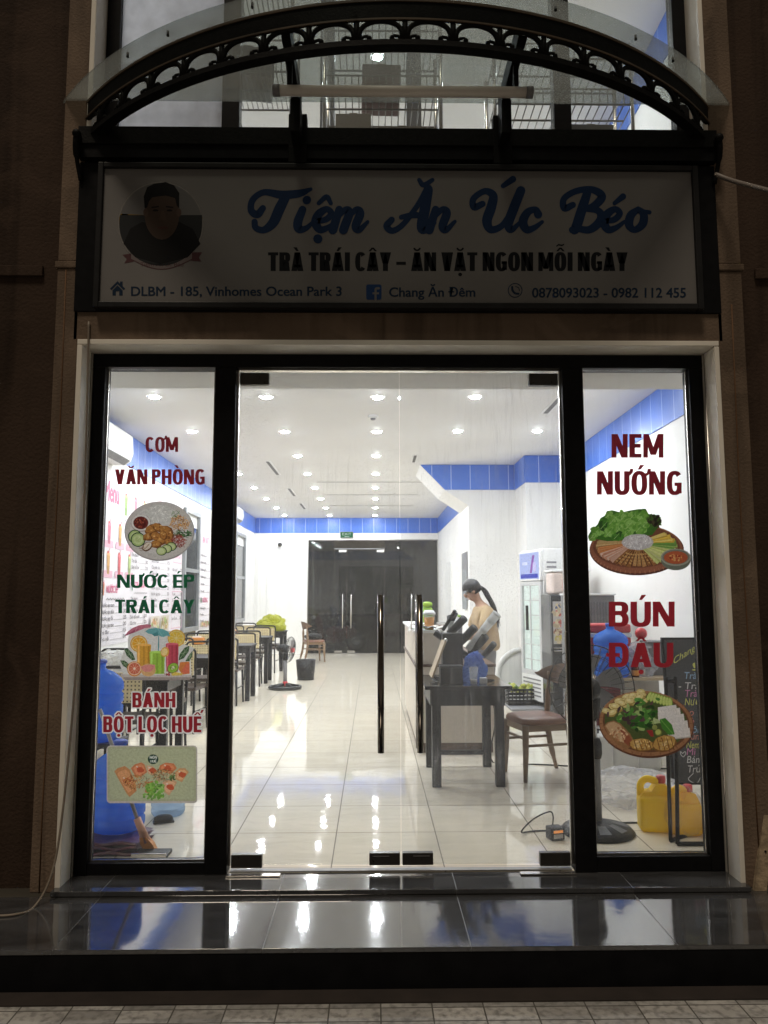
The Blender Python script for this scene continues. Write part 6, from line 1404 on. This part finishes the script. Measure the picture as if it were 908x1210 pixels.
# ================================================================== UPPER ROOM, SEEN THROUGH THE CANOPY
def rack(x0, x1, y0, y1, h, lb, seed):
    t = thing('wire_rack', lb, 'shelving', ((x0 + x1) / 2, (y0 + y1) / 2, UF), world=True, group='wire racks in the upper window')
    for x in (x0, x1):
        for y in (y0, y1): MB().cyl((x, y, UF), (x, y, UF + h), .013, n=8).build('post', 'steel', t)
    for k in range(3):
        z = UF + .22 + k * (h - .3) / 2; b = MB()
        for q in range(18): x = x0 + (x1 - x0) * q / 17; b.cyl((x, y0, z), (x, y1, z), .004, n=5)
        for y in (y0, (y0 + y1) / 2, y1): b.cyl((x0, y, z), (x1, y, z), .007, n=6)
        b.cyl((x0, y0, z + .10), (x1, y0, z + .10), .006, n=6)
        for q in range(18): x = x0 + (x1 - x0) * q / 17; b.cyl((x, y0, z), (x, y0, z + .10), .004, n=5)
        b.build('wire_shelf', flat('grey_wire', (.30, .29, .28), .4), t)
rack(-1.05, -.50, .22, .60, 1.3, 'wire rack behind the left of the upper window', 1); rack(-.30, .42, .25, .62, 1.1, 'wire rack behind the middle of the upper window', 2); rack(.75, 1.60, .22, .55, .9, 'low wire rack behind the right of the upper window', 3)
rnd = random.Random(11)
for k, (x, z, w_, h_, c) in enumerate(((-.92, .23, .10, .22, (.25, .24, .22)), (-.66, .23, .12, .16, (.30, .22, .15)), (-.80, .74, .16, .2, (.2, .2, .22)), (-.12, .23, .11, .26, (.32, .30, .28)), (.18, .23, .15, .18, (.22, .2, .18)), (.05, .64, .12, .18, (.28, .2, .2)), (.98, .23, .16, .14, (.25, .25, .24)), (1.36, .23, .14, .2, (.2, .2, .19)))):
    t = thing('storage_carton', ['tall grey carton at the left end of the upper racks', 'brown carton beside the tall grey one upstairs', 'dark carton on the middle shelf of the left upper rack', 'tall pale carton on the middle upper rack', 'wide dim carton on the middle upper rack', 'reddish carton on the second shelf of the middle upper rack', 'low wide carton on the right upper rack', 'dark carton at the right end of the upper racks'][k], 'carton', (x, .41, UF + z), R(rnd.uniform(-12, 12)), 'cartons on the upper racks'); MB().box(-w_, w_, -.13, .13, .003, h_, .004).build('box_wall', flat('carton%d' % k, c, .7), t); MB().box(-.025, .025, -.131, .131, h_ + .0005, h_ + .002).build('tape', flat('tape_tan', (.4, .32, .2), .3), t)
up = thing('partition_post', 'grey square post standing behind the upper window', 'post', (-.32, .9, UF)); MB().box(-.05, .05, -.05, .05, 0, UC - UF - .01).build('shaft', flat('post_grey', (.25, .26, .28), .5), up); MB().box(-.08, .08, -.08, .08, 0, .02).build('base_plate', 'steel', up)
up2 = copy_tree(up); up2.location = (.28, .75, UF); up2['label'] = 'second grey square post behind the middle of the upper window'; up2['group'] = up['group'] = 'grey posts in the upper room'

# ================================================================== OUTSIDE DETAILS
o = MB().tube(crom([tuple(at(105, 380, WY - .01)), tuple(at(104, 430, WY - .012)), tuple(at(101, 560, WY - .012)), tuple(at(96, 700, WY - .014)), tuple(at(86, 840, WY - .02)), tuple(at(74, 960, WY - .05)), tuple(at(62, 1030, WY - .10)), tuple(atz(42, 1070, ZL + .008)), tuple(atz(18, 1081, ZL + .006)), tuple(atz(-30, 1083, ZL + .006))], 8), .006, 8).build('hanging_cable', flat('pale_cable', (.22, .18, .14), .5), org=(-1.55, WY, 1.0)); tag(o, 'pale cable hanging beside the left jamb and curling onto the granite step', 'cable')
o = MB().tube(crom([tuple(at(846, 206, WY - .06)), tuple(at(868, 214, WY - .16)), tuple(at(912, 226, WY - .45)), tuple(at(960, 240, WY - .9))], 8), .012, 8).build('power_cable', flat('grey_cable', (.20, .17, .15), .5), org=(1.9, WY, 3.7)); tag(o, 'taut grey cable leaving the canopy end to the right', 'cable')
o = MB().tube(crom([tuple(at(872, 560, -.145)), tuple(at(880, 700, -.15)), tuple(at(888, 860, -.16)), tuple(at(890, 1040, -.16))], 8), .004, 6).build('thin_wire', flat('pale_cable', (.22, .18, .14), .5), org=(2.05, -.14, 1)); tag(o, 'thin wire running down beside the right brown pillar', 'wire')
pk = thing('wooden_lath', 'rough pale wooden lath leaning by the right wall', 'lath', (2.1, -.35, ZL), world=True); a, c = atz(898, 1052, ZL), at(916, 900, -.16); v = Vector((.03, 0, 0)); h = Vector((0, .012, 0))
MB().rings([[p - v - h, p + v - h, p + v + h, p - v + h] for p in (a.lerp(c, q) for q in (0, .25, .5, .75, 1.))], smooth=False).build('stave', mat('rough_lath', (.34, .26, .17), .8, var=.3, scale=30, bump=.4), pk)
for q in (.3, .62): p = a.lerp(c, q); MB().sphere(p - h - Vector((0, .001, 0)), .006, u=8, v=6).build('nail', 'iron', pk)

# ================================================================== THE WOMAN AT THE COUNTER
def skin_mesh(name, verts, edges, radii, m, parent, sub=2, root=0):
    me = bpy.data.meshes.new(name); me.from_pydata([Vector(v) for v in verts], edges, []); o = bpy.data.objects.new(name, me); COL.objects.link(o)
    md = o.modifiers.new('skin', 'SKIN'); md.use_smooth_shade = True
    sv = me.skin_vertices[0].data
    for i, r in enumerate(radii): sv[i].radius = (r, r) if isinstance(r, (int, float)) else r; sv[i].use_root = (i == root)
    s = o.modifiers.new('sub', 'SUBSURF'); s.levels = sub; s.render_levels = sub
    dg = bpy.context.evaluated_depsgraph_get(); dg.update()
    nm = bpy.data.meshes.new_from_object(o.evaluated_get(dg)); bpy.data.objects.remove(o); bpy.data.meshes.remove(me)
    for p in nm.polygons: p.use_smooth = True
    nm.materials.clear(); nm.materials.append(M[m]); nm.name = name
    n = bpy.data.objects.new(name, nm); COL.objects.link(n); n.parent = parent; return n
ps = thing('person', 'woman in a loose beige T-shirt with a black ponytail, head bent, working behind the counter', 'person', (1.22, 4.3, 0), R(8))
V, E_, RD = [], [], []
def add(p, r, link=None):
    V.append(p); RD.append(r); i = len(V) - 1
    if link is not None: E_.append((link, i))
    return i
# forward is -X
pel = add((0, 0, .90), (.13, .11)); sp1 = add((.0, 0, 1.05), (.115, .09), pel); sp2 = add((.0, 0, 1.20), (.13, .095), sp1); chs = add((-.02, 0, 1.30), (.11, .085), sp2)
nk = add((-.05, 0, 1.385), .048, chs); nk2 = add((-.085, 0, 1.435), .046, nk)
hd = add((-.125, 0, 1.490), (.078, .080), nk2); hd2 = add((-.145, 0, 1.545), (.082, .088), hd)
jaw = add((-.185, 0, 1.455), (.036, .042), hd)
for s in (-1, 1):
    sh = add((-.02, s * .15, 1.315), .05, chs); el = add((-.085, s * .24, 1.06), .040, sh); wr = add((-.22, s * .14, 1.01), .026, el)
    pm = add((-.285, s * .115, .995), (.034, .018), wr)
    for k, (dy, ln, dz) in enumerate(((-.026, .045, -.02), (-.009, .055, -.022), (.009, .052, -.024), (.026, .042, -.026))):
        a = add((-.32, s * .115 + dy, .985), .0085, pm); b_ = add((-.32 - ln * .5, s * .115 + dy * 1.1, .972), .008, a); add((-.32 - ln * .75, s * .115 + dy * 1.1, .95), .007, b_)
    th = add((-.265, s * .115 - s * .032, .985), .010, pm); add((-.30, s * .115 - s * .045, .965), .0085, th)
    hp = add((.0, s * .09, .84), .085, pel); kn = add((-.015, s * .10, .47), .055, hp); an = add((.02, s * .10, .08), .036, kn); add((-.12, s * .11, .035), (.036, .026), an)
body = skin_mesh('body', V, E_, RD, 'skin', ps)
HX = Matrix.Translation((-.145, 0, 1.535)) @ Matrix.Rotation(R(-40), 4, 'Y')   # head frame: face looks to -X and down
b = MB()
b.rings([[HX @ Vector((-.088 - q, y, z)) for y, z in ((0, .022), (-w_, -.016), (0, -.026), (w_, -.016))] for q, w_ in ((-.02, .018), (.004, .016), (.018, .008), (.023, .003))]); b.build('nose', 'skin', ps)
for s in (-1, 1):
    MB().sphere(HX @ Vector((-.005, s * .085, -.01)), (.018, .010, .028)).build('ear', 'skin', ps)
    MB().sphere(HX @ Vector((-.082, s * .034, .012)), (.010, .014, .007), u=10, v=8).build('eye', 'white_plastic', ps)
    MB().sphere(HX @ Vector((-.089, s * .034, .011)), (.0045, .006, .0055), u=8, v=6).build('iris', 'hair', ps)
    MB().tube([HX @ Vector((-.085, s * (.020 + .014 * k), .032 + .003 * math.sin(k))) for k in range(3)], [.003, .004, .002], 6).build('eyebrow', 'hair', ps)
MB().sphere(HX @ Vector((-.090, 0, -.052)), (.008, .022, .007), u=10, v=8).build('mouth', flat('lips', (.40, .14, .11), .4), ps)
def hair(u, v):
    t = 2 * math.pi * u; p = math.pi * (v - .5); x, y, z = math.cos(p) * math.cos(t), math.cos(p) * math.sin(t), math.sin(p)
    k = 1 + .018 * math.sin(26 * t) * math.cos(p); q = Vector((.108 * x * k + .014, .097 * y * k, .108 * z * k + .018))
    if x < -.25 and z < .30: q = Vector((max(q.x, -.045), q.y * .93, max(q.z, -.0)))
    if z < -.35: q.z = max(q.z, -.055 - .03 * x)
    return HX @ q
MB().sheet(hair, 56, 28).build('hair', 'hair', ps)
rnd = random.Random(3); b = MB()
base_ = [HX @ Vector((.075, 0, .03)), Vector((-.015, -.02, 1.545)), Vector((.03, -.05, 1.46)), Vector((.075, -.09, 1.36)), Vector((.105, -.11, 1.26)), Vector((.125, -.11, 1.14))]
for k in range(16):                                # loose strands
    a_, r_ = k * 2.4, .010 + .012 * rnd.random()
    pts_ = [q + Vector((math.cos(a_) * r_ * (1.0 if i else .5), math.sin(a_) * r_ * (1.3 if i else .5), 0)) + Vector((rnd.uniform(-.006, .006), rnd.uniform(-.006, .006), 0)) for i, q in enumerate(base_)]
    pts_[-1].z += rnd.uniform(-.07, .06)
    b.tube(crom(pts_, 5), [.012 - .009 * i / 25 for i in range(26)], 6)
b.build('ponytail', 'hair', ps)
# shirt: one shell round the trunk with sleeves to the elbow
V, E_, RD = [], [], []
h0 = add((.02, 0, .83), (.178, .20)); h1 = add((.02, 0, .96), (.162, .18), h0); h2 = add((.01, 0, 1.12), (.150, .16), h1); h3 = add((-.01, 0, 1.24), (.145, .13), h2); h4 = add((-.03, 0, 1.335), (.095, .095), h3); add((-.045, 0, 1.365), (.062, .062), h4)
for s in (-1, 1):
    a = add((-.02, s * .155, 1.305), .070, h3); b_ = add((-.055, s * .215, 1.20), .064, a); add((-.085, s * .245, 1.085), .070, b_)
skin_mesh('t_shirt', V, E_, RD, 'shirt', ps)
V, E_, RD = [], [], []
w0 = add((0, 0, .93), (.15, .13))
w1 = add((0, 0, .84), (.14, .12), w0)
for s in (-1, 1): a = add((0, s * .095, .76), .105, w1); k_ = add((-.015, s * .105, .47), .085, a); add((.02, s * .105, .09), .07, k_)
skin_mesh('trousers', V, E_, RD, 'trousers', ps)
for s in (-1, 1): MB().sphere((-.05, s * .11, .03), (.14, .052, .045)).build('shoe', 'rubber', ps)
ps.scale = (.97, .97, .97)
